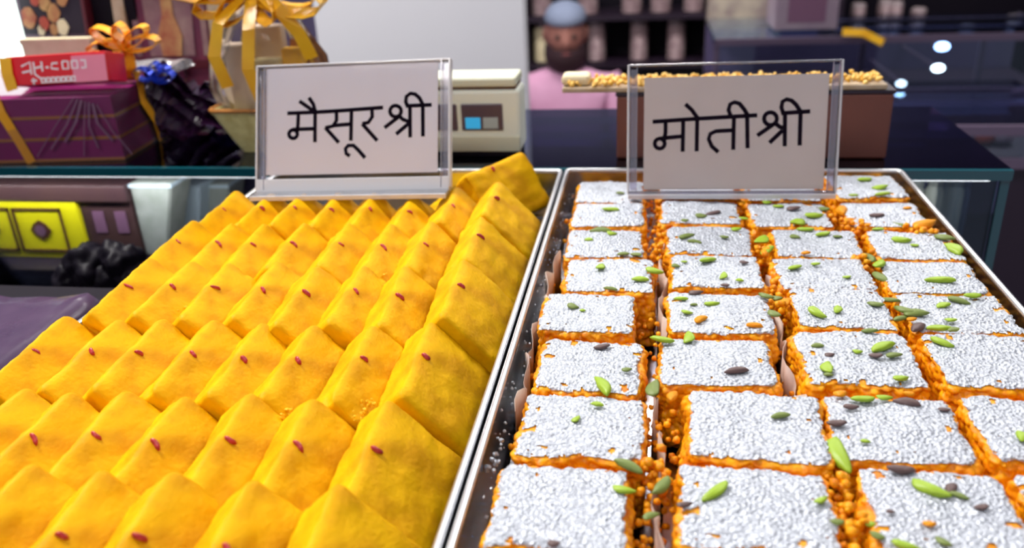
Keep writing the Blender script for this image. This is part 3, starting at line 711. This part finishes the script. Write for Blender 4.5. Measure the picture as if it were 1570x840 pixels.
for sx in (-1, 1):
    flat(p, 'pillar', M['picmid'], [(sx * W * .32 - .003, zb), (sx * W * .32 - .003, zb + .08), (sx * W * .32 + .003, zb + .08), (sx * W * .32 + .003, zb)], -.001)
e, p, W, Hh, f = picture(12, 142, -45, .79, 'dark picture with red and gold figures in a mauve mount at far left', 'group')
zb = at(80, 55, .79).z
box('dark_ground', -W * .28, W * .46, -.0025, -.0015, zb, Hh - .006, M['dark'], p)
for k, (x, z, r_) in enumerate([(-.018, .016, .009), (-.002, .010, .006), (.010, .020, .008), (.018, .006, .007), (.002, .030, .007), (-.008, .034, .006), (.022, .034, .007), (-.006, .0035, .0045), (.008, .004, .005)]):
    flat(p, 'figure', [M['picgold'], M['red_item'], M['picgold'], M['cream']][k % 4], [(x + r_ * math.cos(a_ * math.pi / 5) * (1 - .2 * (a_ % 2)), zb + z + r_ * 1.2 * math.sin(a_ * math.pi / 5)) for a_ in range(10)], -.0025, .001)
a, b = at(31, 60, .765), at(137, 60, .765)
e = empty('cream_box', ((a.x + b.x) / 2, .768, .0006)); tag(e, 'cream cardboard box standing below the dark picture behind the red carton', 'box')
box('carton_body', -(b.x - a.x) / 2, (b.x - a.x) / 2, -.004, .006, 0, at(80, 62, .765).z, M['cream'], e, bev=.001)
box('lid_line', -(b.x - a.x) / 2 - .0005, (b.x - a.x) / 2 + .0005, -.0046, .0066, at(80, 68, .765).z, at(80, 62, .765).z + .001, M['cream'], e)
a, b = at(140, 50, .81), at(200, 50, .81)
tag(box('dark_board', a.x, b.x + .01, .811, .817, .0006, .16, M['black'], bev=.001), 'black board standing between the two pictures', 'board')
# lit white panel at the far left
a = at(0, 95, .77); b = at(25, 95, .77)
e = empty('lit_panel', (b.x, .775, .0006)); tag(e, 'bright backlit white panel at the far left edge', 'lamp')
o = quadbox('panel_face', [(-.08, 0, 0), (.006, 0, 0), (.006, .008, 0), (-.08, .008, 0), (-.10, .02, .16), (-.0085, .02, .16), (-.0085, .028, .16), (-.10, .028, .16)], M['lit'], e)

# ------------------------------------------------------------------ gift hamper with cellophane and yellow bow
cb = at(372, 262, .67); 
e = empty('gift_hamper', (at(440, 262, .69).x, .69, .0004)); tag(e, 'straw gift hamper wrapped in cellophane with a yellow ribbon bow', 'hamper')
bm = bmesh.new()
def rrect(hx, hy, z, n=6, r=.2):
    out = []
    for sx, sy, a0 in ((1, -1, -90), (1, 1, 0), (-1, 1, 90), (-1, -1, 180)):
        for k in range(n):
            a_ = R(a0 + 90 * k / (n - 1)); q = min(hx, hy) * r; out.append((sx * (hx - q) + q * math.cos(a_), sy * (hy - q) + q * math.sin(a_), z))
    return out
def loft(bm, rings):
    V = [[bm.verts.new(p) for p in r] for r in rings]
    for A, B in zip(V, V[1:]):
        n = len(A)
        for k in range(n): bm.faces.new((A[k], A[(k + 1) % n], B[(k + 1) % n], B[k]))
    bm.faces.new(V[0][::-1]); bm.faces.new(V[-1])
loft(bm, [rrect(.028, .022, 0), rrect(.034, .027, .012), rrect(.044, .034, .034), rrect(.046, .035, .036), rrect(.046, .035, .039), rrect(.043, .032, .039), rrect(.038, .028, .030)])
bm_obj('basket', bm, M['straw'], e)
bm = bmesh.new(); tube(bm, rrect(.0455, .0355, .039), .0018, 6, closed=True); bm_obj('basket_rim', bm, M['gold'], e)
# contents: packets standing in the basket
for k, (x, y, w_, h_, mm) in enumerate([(-.022, -.008, .022, .060, 'cream'), (.004, -.012, .024, .048, 'straw'), (.024, -.004, .018, .055, 'ribbony'), (-.004, .012, .030, .072, 'cream'), (.026, .014, .020, .06, 'gold')]):
    bm = bmesh.new(); abox(bm, x - w_ / 2, x + w_ / 2, y - .006, y + .006, .030, .030 + h_, .002)
    tag(bm_obj('packet', bm, M[mm], None, origin=(x, y, .03)), ['cream packet in front left of the hamper basket', 'straw coloured packet in front middle of the hamper basket', 'yellow packet at the right of the hamper basket', 'tall cream packet at the back of the hamper basket', 'golden packet at the back right of the hamper basket'][k], 'packet')
    o = C.objects[-1]; o.location = Vector((x, y, .03)) + e.location
# cellophane gathered to a neck
bm = bmesh.new(); V = []
prof = [(.046, .034, .036), (.050, .038, .055), (.046, .034, .078), (.030, .022, .105), (.012, .009, .128), (.006, .005, .135), (.014, .010, .146), (.030, .018, .165), (.040, .024, .185)]
for j, (hx, hy, z) in enumerate(prof):
    row = []
    for k in range(48):
        a_ = 2 * math.pi * k / 48; pl = 1 + .10 * math.sin(k * 2.4 + j * .4) + .06 * math.sin(k * 5.1 + j)
        row.append(bm.verts.new((hx * math.cos(a_) * pl, hy * math.sin(a_) * pl, z + (.012 * math.sin(k * 1.7) if j == 8 else 0))))
    V.append(row)
for A, B in zip(V, V[1:]):
    for k in range(48): bm.faces.new((A[k], A[(k + 1) % 48], B[(k + 1) % 48], B[k]))
bm_obj('cellophane', bm, M['wrap'], e, smooth=True)
for (ang, a, bz, w_, ty) in ((200, .022, .010, .014, -.5), (160, .024, .011, .014, .1), (95, .020, .010, .014, -.6), (60, .022, .011, .015, -.3), (20, .026, .012, .014, -.4), (-15, .024, .010, .014, .2), (130, .020, .010, .012, -.8), (230, .016, .009, .012, -.8), (-40, .018, .009, .012, -.9), (-8, .036, .013, .018, -.5), (40, .034, .012, .016, -.5), (170, .034, .013, .016, -.5)):
    bm = bmesh.new(); ribbon(bm, loop((0, -.008, .134), a, bz, R(ang), .01, ty), w_, .0007, (0, 1, .3)); bm_obj('ribbon_loop', bm, M['ribbony'], e)
for pts in ([(-.004, -.012, .132), (-.020, -.040, .110), (-.026, -.044, .085), (-.020, -.042, .060)], [(.004, -.012, .132), (.030, -.036, .120), (.044, -.034, .100), (.050, -.030, .080)], [(0, -.012, .132), (.006, -.042, .105), (.002, -.046, .075), (.010, -.045, .045), (.006, -.042, .02)]):
    bm = bmesh.new(); ribbon(bm, pts, .011, .0007, (1, 0, .2)); bm_obj('ribbon_tail', bm, M['ribbony'], e)

# ------------------------------------------------------------------ weighing scale
a, b = at(585, 240, .655), at(800, 240, .655); W = b.x - a.x; zt = at(750, 119, .655).z
e = empty('weighing_scale', ((a.x + b.x) / 2, .655, .0004)); tag(e, 'ivory electronic weighing scale with small display behind the left price sign', 'scale')
zl = at(750, 134, .655).z
box('body', -W / 2, W / 2, 0, .032, .004, zl - .0022, M['ivory2'], e, bev=.003)
box('base', -W / 2 + .002, W / 2 - .002, .001, .031, .0002, .0038, M['black'], e)
box('lower_panel', -W / 2 + .001, W / 2 - .001, -.001, .003, .0042, .017, M['ivory'], e, bev=.001)
box('gap_band', -W / 2 + .003, W / 2 - .003, .002, .031, zl - .0022, zl, M['brownprint'], e)
box('platform', -W / 2 - .001, W / 2 - .002, -.002, .033, zl, zt, M['ivory'], e, bev=.002)
def zz(py): return at(740, py, .655).z
def xx(px): return at(px, 180, .655).x - (a.x + b.x) / 2
dp = box('display', xx(708), xx(771), -.0018, .002, zz(200), zz(160), M['lcd'], e, bev=.0008)
box('blue_key', xx(714), xx(737), -.0026, -.0018, zz(197), zz(180), M['btnblue'], dp, bev=.0003)
box('grey_key', xx(741), xx(764), -.0026, -.0018, zz(197), zz(180), M['btngrey'], dp, bev=.0003)
box('side_display', xx(660), xx(701), -.0018, .002, zz(200), zz(160), M['lcd'], e, bev=.0008)

# ------------------------------------------------------------------ brown carton with golden sweets on its lid
a, b = at(945, 252, .65), at(1357, 252, .65)
zt = at(1200, 140, .65).z
e = empty('brown_carton', ((a.x + b.x) / 2, .664, .0004)); tag(e, 'reddish brown cardboard carton behind the right price sign', 'carton')
W = b.x - a.x
box('carton_body', -W / 2, W / 2, -.014, .014, 0, zt - .003, M['brown'], e, bev=.0015)
box('lid', -W / 2 - .001, W / 2 + .001, -.015, .015, zt - .003, zt, M['dark'], e, bev=.0008)
e = empty('sweet_platter', ((a.x + b.x) / 2 - .02, .664, zt + .0008)); tag(e, 'long gilt platter heaped with golden sweets on the brown carton', 'platter')
x0 = at(862, 140, .65).x - e.location.x; x1 = at(1362, 120, .65).x - e.location.x
box('platter_board', x0, x1, -.016, .014, 0, .004, M['goldframe'], e, bev=.001)
bm = bmesh.new()
for k in range(520):
    blob(bm, (rc.uniform(x0 + .003, x1 - .003), rc.uniform(-.014, .012), .005 + rc.uniform(0, .003)), rc.uniform(.0012, .0024))
tag(bm_obj('golden_sweets', bm, M['goldsweet'], e, smooth=True), kind='stuff')
o = box('cream_napkin', 0, .022, -.010, .010, 0, .008, M['cream'], bev=.003); o.location = (at(858, 132, .64).x, .662, zt + .0052)
tag(o, 'small pale block on the left end of the golden platter', 'sweet')

# ------------------------------------------------------------------ inside the case at left
pL, pR = at(-40, 300, .66), at(112, 300, .66)
def zz(py): return at(60, py, .66).z
e = empty('ornate_box', ((pL.x + pR.x) / 2, .66, -.0998)); tag(e, 'yellow gift box with brown framed diamond panels inside the glass case', 'gift box')
W = pR.x - pL.x; hT = -.0998
zt, zb = at(60, 309, .66).z - hT, at(60, 396, .66).z - hT
box('carton_body', -W / 2, W / 2, 0, .10, max(zb, .0003), zt, M['yellowbox'], e, bev=.001)
box('carton_side', W / 2 + .0003, W / 2 + .052, .004, .10, max(zb, .0003), zt, M['plumbrown'], e, bev=.001)
box('lid', -W / 2 - .001, W / 2 + .053, -.001, .101, zt, at(60, 284, .66).z - hT, M['plumbrown'], e, bev=.001)
def px2(px, py): q = at(px, py, .66); return q.x - e.location.x, q.z - hT
for (xa, xb) in ((26, 100), (-52, 22)):
    A = px2(xa, 322); B = px2(xb, 384)[0], px2(xb, 384)[1]
    z0, z1 = px2(60, 385)[1], px2(60, 319)[1]; xA, xB = px2(xa, 350)[0], px2(xb, 350)[0]
    bm = bmesh.new(); t = .0023
    abox(bm, xA, xB, -.0012, 0, z1 - t, z1); abox(bm, xA, xB, -.0012, 0, z0, z0 + t); abox(bm, xA, xA + t, -.0012, 0, z0, z1); abox(bm, xB - t, xB, -.0012, 0, z0, z1)
    bm_obj('panel_border', bm, M['brownprint'], e)
    cx, cz = (xA + xB) / 2, (z0 + z1) / 2
    bm = bmesh.new(); vs = [bm.verts.new((cx + .0088 * math.cos(k * math.pi / 8) * (1 + .18 * (k % 4 == 0)), -.0012, cz + .0085 * math.sin(k * math.pi / 8) * (1 + .18 * (k % 4 == 0)))) for k in range(16)]
    fc = bm.faces.new(vs); r = bmesh.ops.extrude_face_region(bm, geom=[fc]); bmesh.ops.translate(bm, verts=[v for v in r['geom'] if isinstance(v, bmesh.types.BMVert)], vec=(0, .0011, 0)); bmesh.ops.recalc_face_normals(bm, faces=bm.faces)
    md_ = bm_obj('medallion', bm, M['brownprint'], e)
    bm = bmesh.new(); vs = [bm.verts.new((cx + .0058 * math.cos(k * math.pi / 4), -.0017, cz + .0058 * math.sin(k * math.pi / 4))) for k in range(8)]; bm.faces.new(vs); bmesh.ops.recalc_face_normals(bm, faces=bm.faces)
    bm_obj('medallion_center', bm, M['mauve'], md_)
for k in range(2):
    x = W / 2 + .012 + k * .022
    box('side_window', x, x + .011, .0030, .0042, zt * .45, zt * .82, M['mauve'], e)
# fill strips added under the top glass to brighten the case contents
c_ = bpy.data.objects['glass_display_case']
box('added_fill_strip', -.94, -.30, .6335 - .72, .6375 - .72, -.0115 - FLOOR, -.0082 - FLOOR, M['lamp'], c_)
area('case_fill_light', (-.62, .6375, -.0125), .60, .004, .45, (1, .98, .92), (R(28), 0, 0))
box('added_fill_strip', .10, .245, .6335 - .72, .6375 - .72, -.0115 - FLOOR, -.0082 - FLOOR, M['lamp'], c_)
area('case_fill_light', (.172, .6375, -.0125), .14, .004, .10, (1, .98, .92), (R(28), 0, 0))
# pale tapered baskets in the case
for i, (x0, x1, x2, x3, pt, pb, mm, Y, t) in enumerate([(196, 262, 212, 246, 281, 362, 'greybox', .665, 'pale grey tapered basket inside the glass case right of the yellow box'), (262, 306, 250, 300, 285, 352, 'bluewhite', .72, 'bluish white tapered parcel inside the glass case beside the fudge tray'),
                                                     (305, 350, 300, 345, 282, 330, 'greybox', .74, 'grey patterned parcel inside the glass case just left of the fudge tray')]):
    A, B, Cc, D = at(x0, pt, Y), at(x1, pt, Y), at(x2, pb, Y), at(x3, pb, Y)
    e = empty('tapered_parcel', ((A.x + B.x) / 2, Y, -.0998)); tag(e, t, 'parcel')
    ox = e.location.x; oz = -.0998; z0 = 0; z1 = min(A.z, -.0105) - oz
    o = quadbox('wrapping', [(Cc.x - ox, .004, z0), (D.x - ox, .004, z0), (D.x - ox, .03, z0), (Cc.x - ox, .03, z0), (A.x - ox, 0, z1), (B.x - ox, 0, z1), (B.x - ox, .04, z1), (A.x - ox, .04, z1)], M[mm], e)
    o.modifiers.new('b', 'BEVEL').width = .002
    box('top_fold', A.x - ox, B.x - ox, -.0008, .041, z1 - .004, z1 - .001, M['bluewhite'], e)
# black bag
bm = bmesh.new()
for (px, py, r) in ((140, 408, .026), (185, 402, .022), (110, 430, .02), (165, 432, .024), (205, 428, .02)):
    p = at(px, py, .60); q = bmesh.ops.create_icosphere(bm, subdivisions=4, radius=r * .8)
    for v in q['verts']:
        v.co *= 1 + .35 * noise.noise(v.co * 60 + Vector((px, 0, 0))) + .2 * noise.noise(v.co * 160); v.co.x *= .9; v.co += p
p = at(140, 430, .60)
tag(bm_obj('black_bag', bm, M['black'], smooth=True, origin=(p.x, .60, p.z - .02)), 'black crumpled bag lying in front of the glass case left of the fudge', 'bag')
struct('counter_step', -.95, -.32, .372, .62, -.16, -.12, M['black'])
# plum film parcel on the left worktop
pz = -.020
d = AX @ Vector(((60 - 785) / F, (420 - 443) / F, -1)); q = EYE + d * ((pz - EYE.z) / d.z)
bm = bmesh.new(); V = []
yN, yF = .05, q.y; xa, xb = -.75, -.325
for i in range(41):
    row = []
    for j in range(41):
        x = xa + (xb - xa) * i / 40; y = yN + (yF - yN) * j / 40
        ed = min(i, 40 - i, j, 40 - j)
        z = pz + noise.noise(Vector((x * 25, y * 25, 0))) * .003 + noise.noise(Vector((x * 70, y * 70, 4))) * .0018 if ed > 0 else pz - .0155
        row.append(bm.verts.new((x, y, z)))
    V.append(row)
for i in range(40):
    for j in range(40): bm.faces.new((V[i][j], V[i + 1][j], V[i + 1][j + 1], V[i][j + 1]))
e_ = [ed for ed in bm.edges if ed.is_boundary]
bmesh.ops.contextual_create(bm, geom=e_)
bmesh.ops.recalc_face_normals(bm, faces=bm.faces)
M['plumgloss'] = mat('plum_gloss_film', (.085, .05, .10), .25, col2=(.05, .028, .07), scale=25, bump=.5, bscale=60)
tag(bm_obj('film_parcel', bm, M['plumgloss'], smooth=True, origin=((xa + xb) / 2, (yN + yF) / 2, pz - .016)), 'plum parcel in crinkled clear film left of the fudge tray', 'parcel')

# ------------------------------------------------------------------ far display cases, right
def case(px0, px1, pt, pb, Y, D, label, zfloor=FLOOR):
    a, b = at(px0, pb, Y), at(px1, pb, Y); zt = at((px0 + px1) / 2, pt, Y).z; zb = at((px0 + px1) / 2, pb, Y).z
    e = empty('far_display_case', ((a.x + b.x) / 2, Y, FLOOR)); tag(e, label, 'display case')
    W = b.x - a.x; h0 = zb - FLOOR; h1 = zt - FLOOR
    box('cabinet', -W / 2, W / 2, 0, D, 0, h0, M['dark'], e)
    box('front_glass', -W / 2 + .01, W / 2 - .01, 0, .006, h0 + .001, h1 - .012, M['glass'], e)
    box('top_glass', -W / 2, W / 2, 0, D, h1 - .012, h1, M['glass'], e)
    box('front_rail', -W / 2, W / 2, -.006, 0, h0 - .008, h0 + .008, M['caseframe'], e)
    box('top_rail', -W / 2, W / 2, -.004, .004, h1 - .0118, h1 + .004, M['caseframe'], e)
    box('back', -W / 2, W / 2, D - .02, D, h0 + .001, h1 - .012, M['caseinside'], e)
    for k, t in enumerate((0, .42, .75, 1)):
        x = -W / 2 + t * (W - .012); box('post', x, x + .012, .007, .019, h0 + .001, h1 - .0125, M['caseframe'], e)
    return e, W, h0, h1
e, W, h0, h1 = case(1092, 1640, 57, 152, 2.2, .40, 'tall glass display case with glowing light reflections in the far right background')
# glowing discs added in place of ceiling lights reflected in that case's glass
for px, py, mm, r, t in ((1442, 70, 'glint_blue', .017, 'upper bluish added glow for a ceiling light reflection in the far glass case'), (1436, 103, 'led', .015, 'middle white added glow for a ceiling light reflection in the far glass case'), (1380, 127, 'led', .012, 'lower white added glow for a ceiling light reflection in the far glass case')):
    p = at(px, py, 2.26); eo = empty('lamp_reflection', p); tag(eo, t, 'lamp'); bm = bmesh.new()
    lathe(bm, [(r * 1.1, -.006), (r * 1.2, 0), (r * 1.1, .006)], n=16); bm_obj('glint_ring', bm, M['caseframe'], eo, smooth=False)
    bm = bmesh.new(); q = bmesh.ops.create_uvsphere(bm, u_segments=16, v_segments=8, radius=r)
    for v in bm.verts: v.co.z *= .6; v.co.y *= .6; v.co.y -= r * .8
    bm_obj('glint_disc', bm, M[mm], eo, smooth=True)
    box('glint_bracket', -.003, .003, .004, e.location.y + .378 - p.y, -.003, .003, M['caseframe'], eo)
# yellow leaf-shaped ornament on that case
a = at(1290, 60, 2.19); b = at(1352, 72, 2.19)
bm = bmesh.new(); ribbon(bm, [(0, 0, .015), ((b.x - a.x) * .5, 0, .012), (b.x - a.x, 0, -.012)], .018, .004, (0, .3, 1))
tag(bm_obj('yellow_garland', bm, M['ribbony'], origin=None), 'yellow strip lying on the front edge of the far glass case', 'ornament'); C.objects[-1].location = (a.x, 2.185, h1 + FLOOR + .002)
# lower dark case with reddish sweets
e, W, h0, h1 = case(1345, 1680, 196, 250, 1.35, .35, 'low dark glass case with reddish sweets behind the brown carton at right')
for k, (px, py, mm) in enumerate([(1455, 205, 'red_item'), (1482, 202, 'red_item'), (1508, 204, 'red_item'), (1425, 203, 'lilac'), (1535, 212, 'lilac')]):
    p = at(px, py, 1.46); bm = bmesh.new(); lathe(bm, [(.012, 0), (.019, .006), (.018, .018), (.010, .027), (.002, .030)], n=12)
    hb = h0 + FLOOR
    o = bm_obj('round_sweet', bm, M[mm], smooth=True); o.location = (p.x, 1.46, hb + .0012); 
    tag(o, ['reddish round sweet, left of three in the low dark case', 'reddish round sweet, middle of three in the low dark case', 'reddish round sweet, right of three in the low dark case', 'mauve round sweet at the left in the low dark case', 'mauve round sweet at the right in the low dark case'][k], 'sweet', 'round sweets in the low dark case')
# mauve box on the tall case
a, b = at(1186, 55, 2.3), at(1282, 55, 2.3)
e2 = empty('mauve_box', ((a.x + b.x) / 2, 2.38, at(1230, 57, 2.2).z + .001)); tag(e2, 'pale mauve box standing on the far glass case', 'box')
box('carton_body', -(b.x - a.x) / 2, (b.x - a.x) / 2, -.08, .08, 0, .16, M['lilac'], e2, bev=.004)
box('window_panel', -(b.x - a.x) * .30, (b.x - a.x) * .30, -.0815, -.08, .02, .14, M['mauve'], e2)

# ------------------------------------------------------------------ dark shelving with jars
def shelfunit(px0, px1, Y, label, levels, top=.25):
    a, b = at(px0, 60, Y), at(px1, 60, Y); W = b.x - a.x
    e = empty('shelf_unit', ((a.x + b.x) / 2, Y, FLOOR)); tag(e, label, 'shelf unit')
    box('back', -W / 2, W / 2, .30, .32, 0, top - FLOOR, M['black'], e)
    for sx in (-1, 1): box('upright', sx * W / 2 - .012, sx * W / 2 + .012, 0, .30, 0, top - FLOOR, M['dark'], e)
    for z in levels: box('shelf', -W / 2 + .013, W / 2 - .013, 0, .299, z - .02 - FLOOR, z - FLOOR, M['dark'], e)
    return e
Ys = 3.9
z1 = at(950, 98, Ys).z; z2 = at(950, 24, Ys).z; sh = shelfunit(806, 1092, Ys, 'tall dark shelf unit with jars behind the shopkeeper', [z1 - .55, z1, z2])
def jar(px, zb, Y, r, h, label, grp, mm='jar'):
    p = at(px, 50, Y + .1)
    e = empty('storage_jar', (p.x, Y + .1, zb + .0008)); tag(e, label, 'jar', grp)
    bm = bmesh.new(); prof = [(r * .9, 0)]
    n = 7
    for k in range(n): prof += [(r, h * .85 * (k + .2) / n), (r, h * .85 * (k + .8) / n), (r * .93, h * .85 * (k + 1) / n)]
    lathe(bm, prof, n=18); bm_obj('jar_body', bm, M[mm], e, smooth=False)
    bm = bmesh.new(); lathe(bm, [(r * .96, h * .855), (r * .96, h * .95), (r * .7, h)], n=18); bm_obj('lid', bm, M['jarlid'], e)
for k, (px, t) in enumerate([(832, 'leftmost ribbed jar on the middle dark shelf, left of the shopkeeper'), (915, 'ribbed jar on the middle dark shelf just right of the shopkeeper'), (980, 'third ribbed jar from the left on the middle dark shelf'), (1037, 'rightmost ribbed jar on the middle dark shelf')]):
    jar(px, z1, Ys, .040, (z2 - z1 - .02) * .96, t, 'ribbed jars on the middle dark shelf', 'jar' if k else 'cream')
for px, t in ((832, 'first'), (902, 'second'), (968, 'third'), (1012, 'fourth'), (1062, 'fifth')):
    jar(px, z2, Ys, .045, .11, t + ' squat jar from the left on the upper dark shelf', 'squat jars on the upper dark shelf')
Y2 = 3.2; z3 = at(1430, 57, Y2).z
sh = shelfunit(1283, 1640, Y2, 'dark shelf unit with small jars at the far right', [z3 - .4, z3])
for k, (px, pt) in enumerate([(1312, 5), (1352, 0), (1368, 2), (1404, 12), (1482, 27), (1552, 22)]):
    h = at(px, pt, Y2 + .1).z - z3; jar(px, z3, Y2, .026, h, ORD[k].replace('nearest', 'leftmost') + ' small mauve jar on the far right shelf', 'small jars on the far right shelf')

# ------------------------------------------------------------------ the shopkeeper, seated behind the cases
PY = 3.35
hd = at(867, 52, PY)
def P(px, py, dy=0): 
    q = at(px, py, PY + dy); return Vector((q.x, PY + dy, q.z))
root = Vector((hd.x, PY, 0))
e = empty('person', (hd.x, PY, FLOOR)); tag(e, 'seated person in a pink shirt and grey cap with a dark beard', 'person')
def skinmesh(name, verts, edges, radii, m, parent, sub=2, rooti=0):
    me = bpy.data.meshes.new(name); me.from_pydata([v - e.location for v in verts], edges, []); o = link(name, me, m, parent)
    md = o.modifiers.new('s', 'SKIN'); md.use_smooth_shade = True
    for i, r in enumerate(radii):
        rr = r if isinstance(r, tuple) else (r, r); me.skin_vertices[0].data[i].radius = rr
        me.skin_vertices[0].data[i].use_root = (i == rooti)
    ss = o.modifiers.new('u', 'SUBSURF'); ss.levels = sub; ss.render_levels = sub
    return o
zs = P(867, 112).z; sw = .205
nk = Vector((hd.x, PY + .01, hd.z - .13)); ch = Vector((hd.x, PY + .02, zs - .06)); wa = Vector((hd.x, PY + .03, zs - .38)); pe = Vector((hd.x, PY + .04, zs - .50))
V = [pe, wa, ch, nk]; E = [(0, 1), (1, 2), (2, 3)]; RR = [(.17, .12), (.155, .11), (.165, .10), .055]
for sx in (-1, 1):
    i = len(V); sh_ = Vector((hd.x + sx * .175, PY + .01, zs - .035)); el = Vector((hd.x + sx * .245, PY - .05, zs - .29)); wr_ = Vector((hd.x + sx * .07, PY - .26, zs - .30))
    V += [sh_, el, wr_]; E += [(2, i), (i, i + 1), (i + 1, i + 2)]; RR += [.062, .046, .036]
for sx in (-1, 1):
    i = len(V); hp = Vector((hd.x + sx * .10, PY, zs - .54)); kn = Vector((hd.x + sx * .14, PY - .38, zs - .52)); an = Vector((hd.x + sx * .14, PY - .36, FLOOR + .10))
    V += [hp, kn, an]; E += [(0, i), (i, i + 1), (i + 1, i + 2)]; RR += [.085, .062, .045]
body = skinmesh('body', V, E, RR, M['pinkcloth'], e)
# head: shaped sphere with brow, nose, mouth, ears
bm = bmesh.new(); bmesh.ops.create_uvsphere(bm, u_segments=40, v_segments=28, radius=1)
for v in bm.verts:
    x, y, z = v.co; fz = 1 if z > 0 else 1
    jaw = 1 - .28 * max(0, -z) ** 1.5
    X = x * .078 * jaw; Y_ = y * .096 * (1 - .12 * max(0, -z)); Zc = z * .118
    if y < 0:
        Y_ -= .020 * math.exp(-((x / .16) ** 2 + ((z + .12) / .20) ** 2))       # nose
        Y_ += .008 * (math.exp(-(((x - .38) / .18) ** 2 + ((z - .08) / .12) ** 2)) + math.exp(-(((x + .38) / .18) ** 2 + ((z - .08) / .12) ** 2)))
        Y_ -= .005 * math.exp(-((x / .28) ** 2 + ((z + .42) / .08) ** 2)) + .006 * math.exp(-((x / .3) ** 2 + ((z + .85) / .18) ** 2))
    v.co = (X, Y_, Zc)
head = bm_obj('head', bm, M['skin'], e, smooth=True); head.location = (0, 0, hd.z - e.location.z - .0); head.rotation_euler = (R(8), 0, R(6))
for sx in (-1, 1):
    bm = bmesh.new(); bmesh.ops.create_uvsphere(bm, u_segments=12, v_segments=8, radius=1)
    for v in bm.verts: v.co = Vector((v.co.x * .010 + sx * .079, v.co.y * .017 + .008, v.co.z * .030 - .002))
    bm_obj('ear', bm, M['skin'], head, smooth=True)
    bm = bmesh.new(); bmesh.ops.create_uvsphere(bm, u_segments=12, v_segments=8, radius=.0105)
    for v in bm.verts: v.co += Vector((sx * .030, -.080, .010))
    bm_obj('eye', bm, M['eye'], head, smooth=True)
bm = bmesh.new(); tube(bm, [(-.022, -.094, -.050), (0, -.099, -.049), (.022, -.094, -.050)], [.003, .006, .003], 8); bm_obj('mouth', bm, M['lip'], head, smooth=True)
# beard over jaw and cheeks
bm = bmesh.new(); bmesh.ops.create_uvsphere(bm, u_segments=36, v_segments=24, radius=1)
for v in list(bm.verts):
    x, y, z = v.co; v.co = Vector((x * .084 * (1 + .03 * noise.noise(v.co * 6)), y * .104, z * .090 - .070))
bmesh.ops.delete(bm, geom=[v for v in bm.verts if v.co.z > -.022 - .012 * (v.co.y < -.07) + .04 * (abs(v.co.x) > .055)], context='VERTS')
bm_obj('beard', bm, M['beard'], head, smooth=True)
# knitted cap
bm = bmesh.new(); prof = [(.076, .050), (.081, .056), (.080, .072), (.072, .092), (.054, .110), (.028, .121), (.004, .125)]
lathe(bm, prof, n=28, sy=1.18)
bm_obj('cap', bm, M['cap'], head, smooth=True)
# hands resting together, five fingers each
for sx in (-1, 1):
    w0 = Vector((hd.x + sx * .07, PY - .26, zs - .30)); k0 = w0 + Vector((-sx * .045, -.055, -.005))
    V = [w0, k0]; E = [(0, 1)]; RR = [(.028, .020), (.036, .016)]
    dr = (k0 - w0).normalized(); sd = dr.cross(Vector((0, 0, 1))).normalized()
    for fi, (off_, ln) in enumerate(((-.028, .070), (-.010, .078), (.009, .074), (.027, .060))):
        b0 = k0 + sd * off_ + dr * .010; m1 = b0 + dr * ln * .5 + Vector((0, 0, -.006)); m2 = b0 + dr * ln * .85 + Vector((0, 0, -.024))
        i = len(V); V += [b0, m1, m2]; E += [(1, i), (i, i + 1), (i + 1, i + 2)]; RR += [.010, .009, .008]
    t0 = w0 + dr * .03 + sd * sx * .03; t1 = t0 + dr * .035 + sd * sx * .02; i = len(V); V += [t0, t1]; E += [(0, i), (i, i + 1)]; RR += [.012, .009]
    skinmesh('hand', V, E, RR, M['skin'], e)
for sx in (-1, 1):
    bm = bmesh.new(); abox(bm, sx * .14 - .045, sx * .14 + .045, -.54, -.30, .0015, .085, .03, 3); bm_obj('shoe', bm, M['beard'], e, smooth=True)
# stool carrying the person
zseat = zs - .50 - .15
st = empty('stool', (hd.x, PY + .02, FLOOR)); tag(st, 'dark stool under the seated person in the pink shirt', 'stool')
bm = bmesh.new(); lathe(bm, [(.17, zseat - FLOOR - .05), (.18, zseat - FLOOR - .04), (.18, zseat - FLOOR - .012), (.16, zseat - FLOOR)], n=24); bm_obj('seat', bm, M['dark'], st)
for k in range(4):
    a_ = R(45 + 90 * k); bm = bmesh.new(); tube(bm, [(.13 * math.cos(a_), .13 * math.sin(a_), zseat - FLOOR - .05), (.17 * math.cos(a_), .17 * math.sin(a_), 0)], .014, 8); bm_obj('leg', bm, M['caseframe'], st)
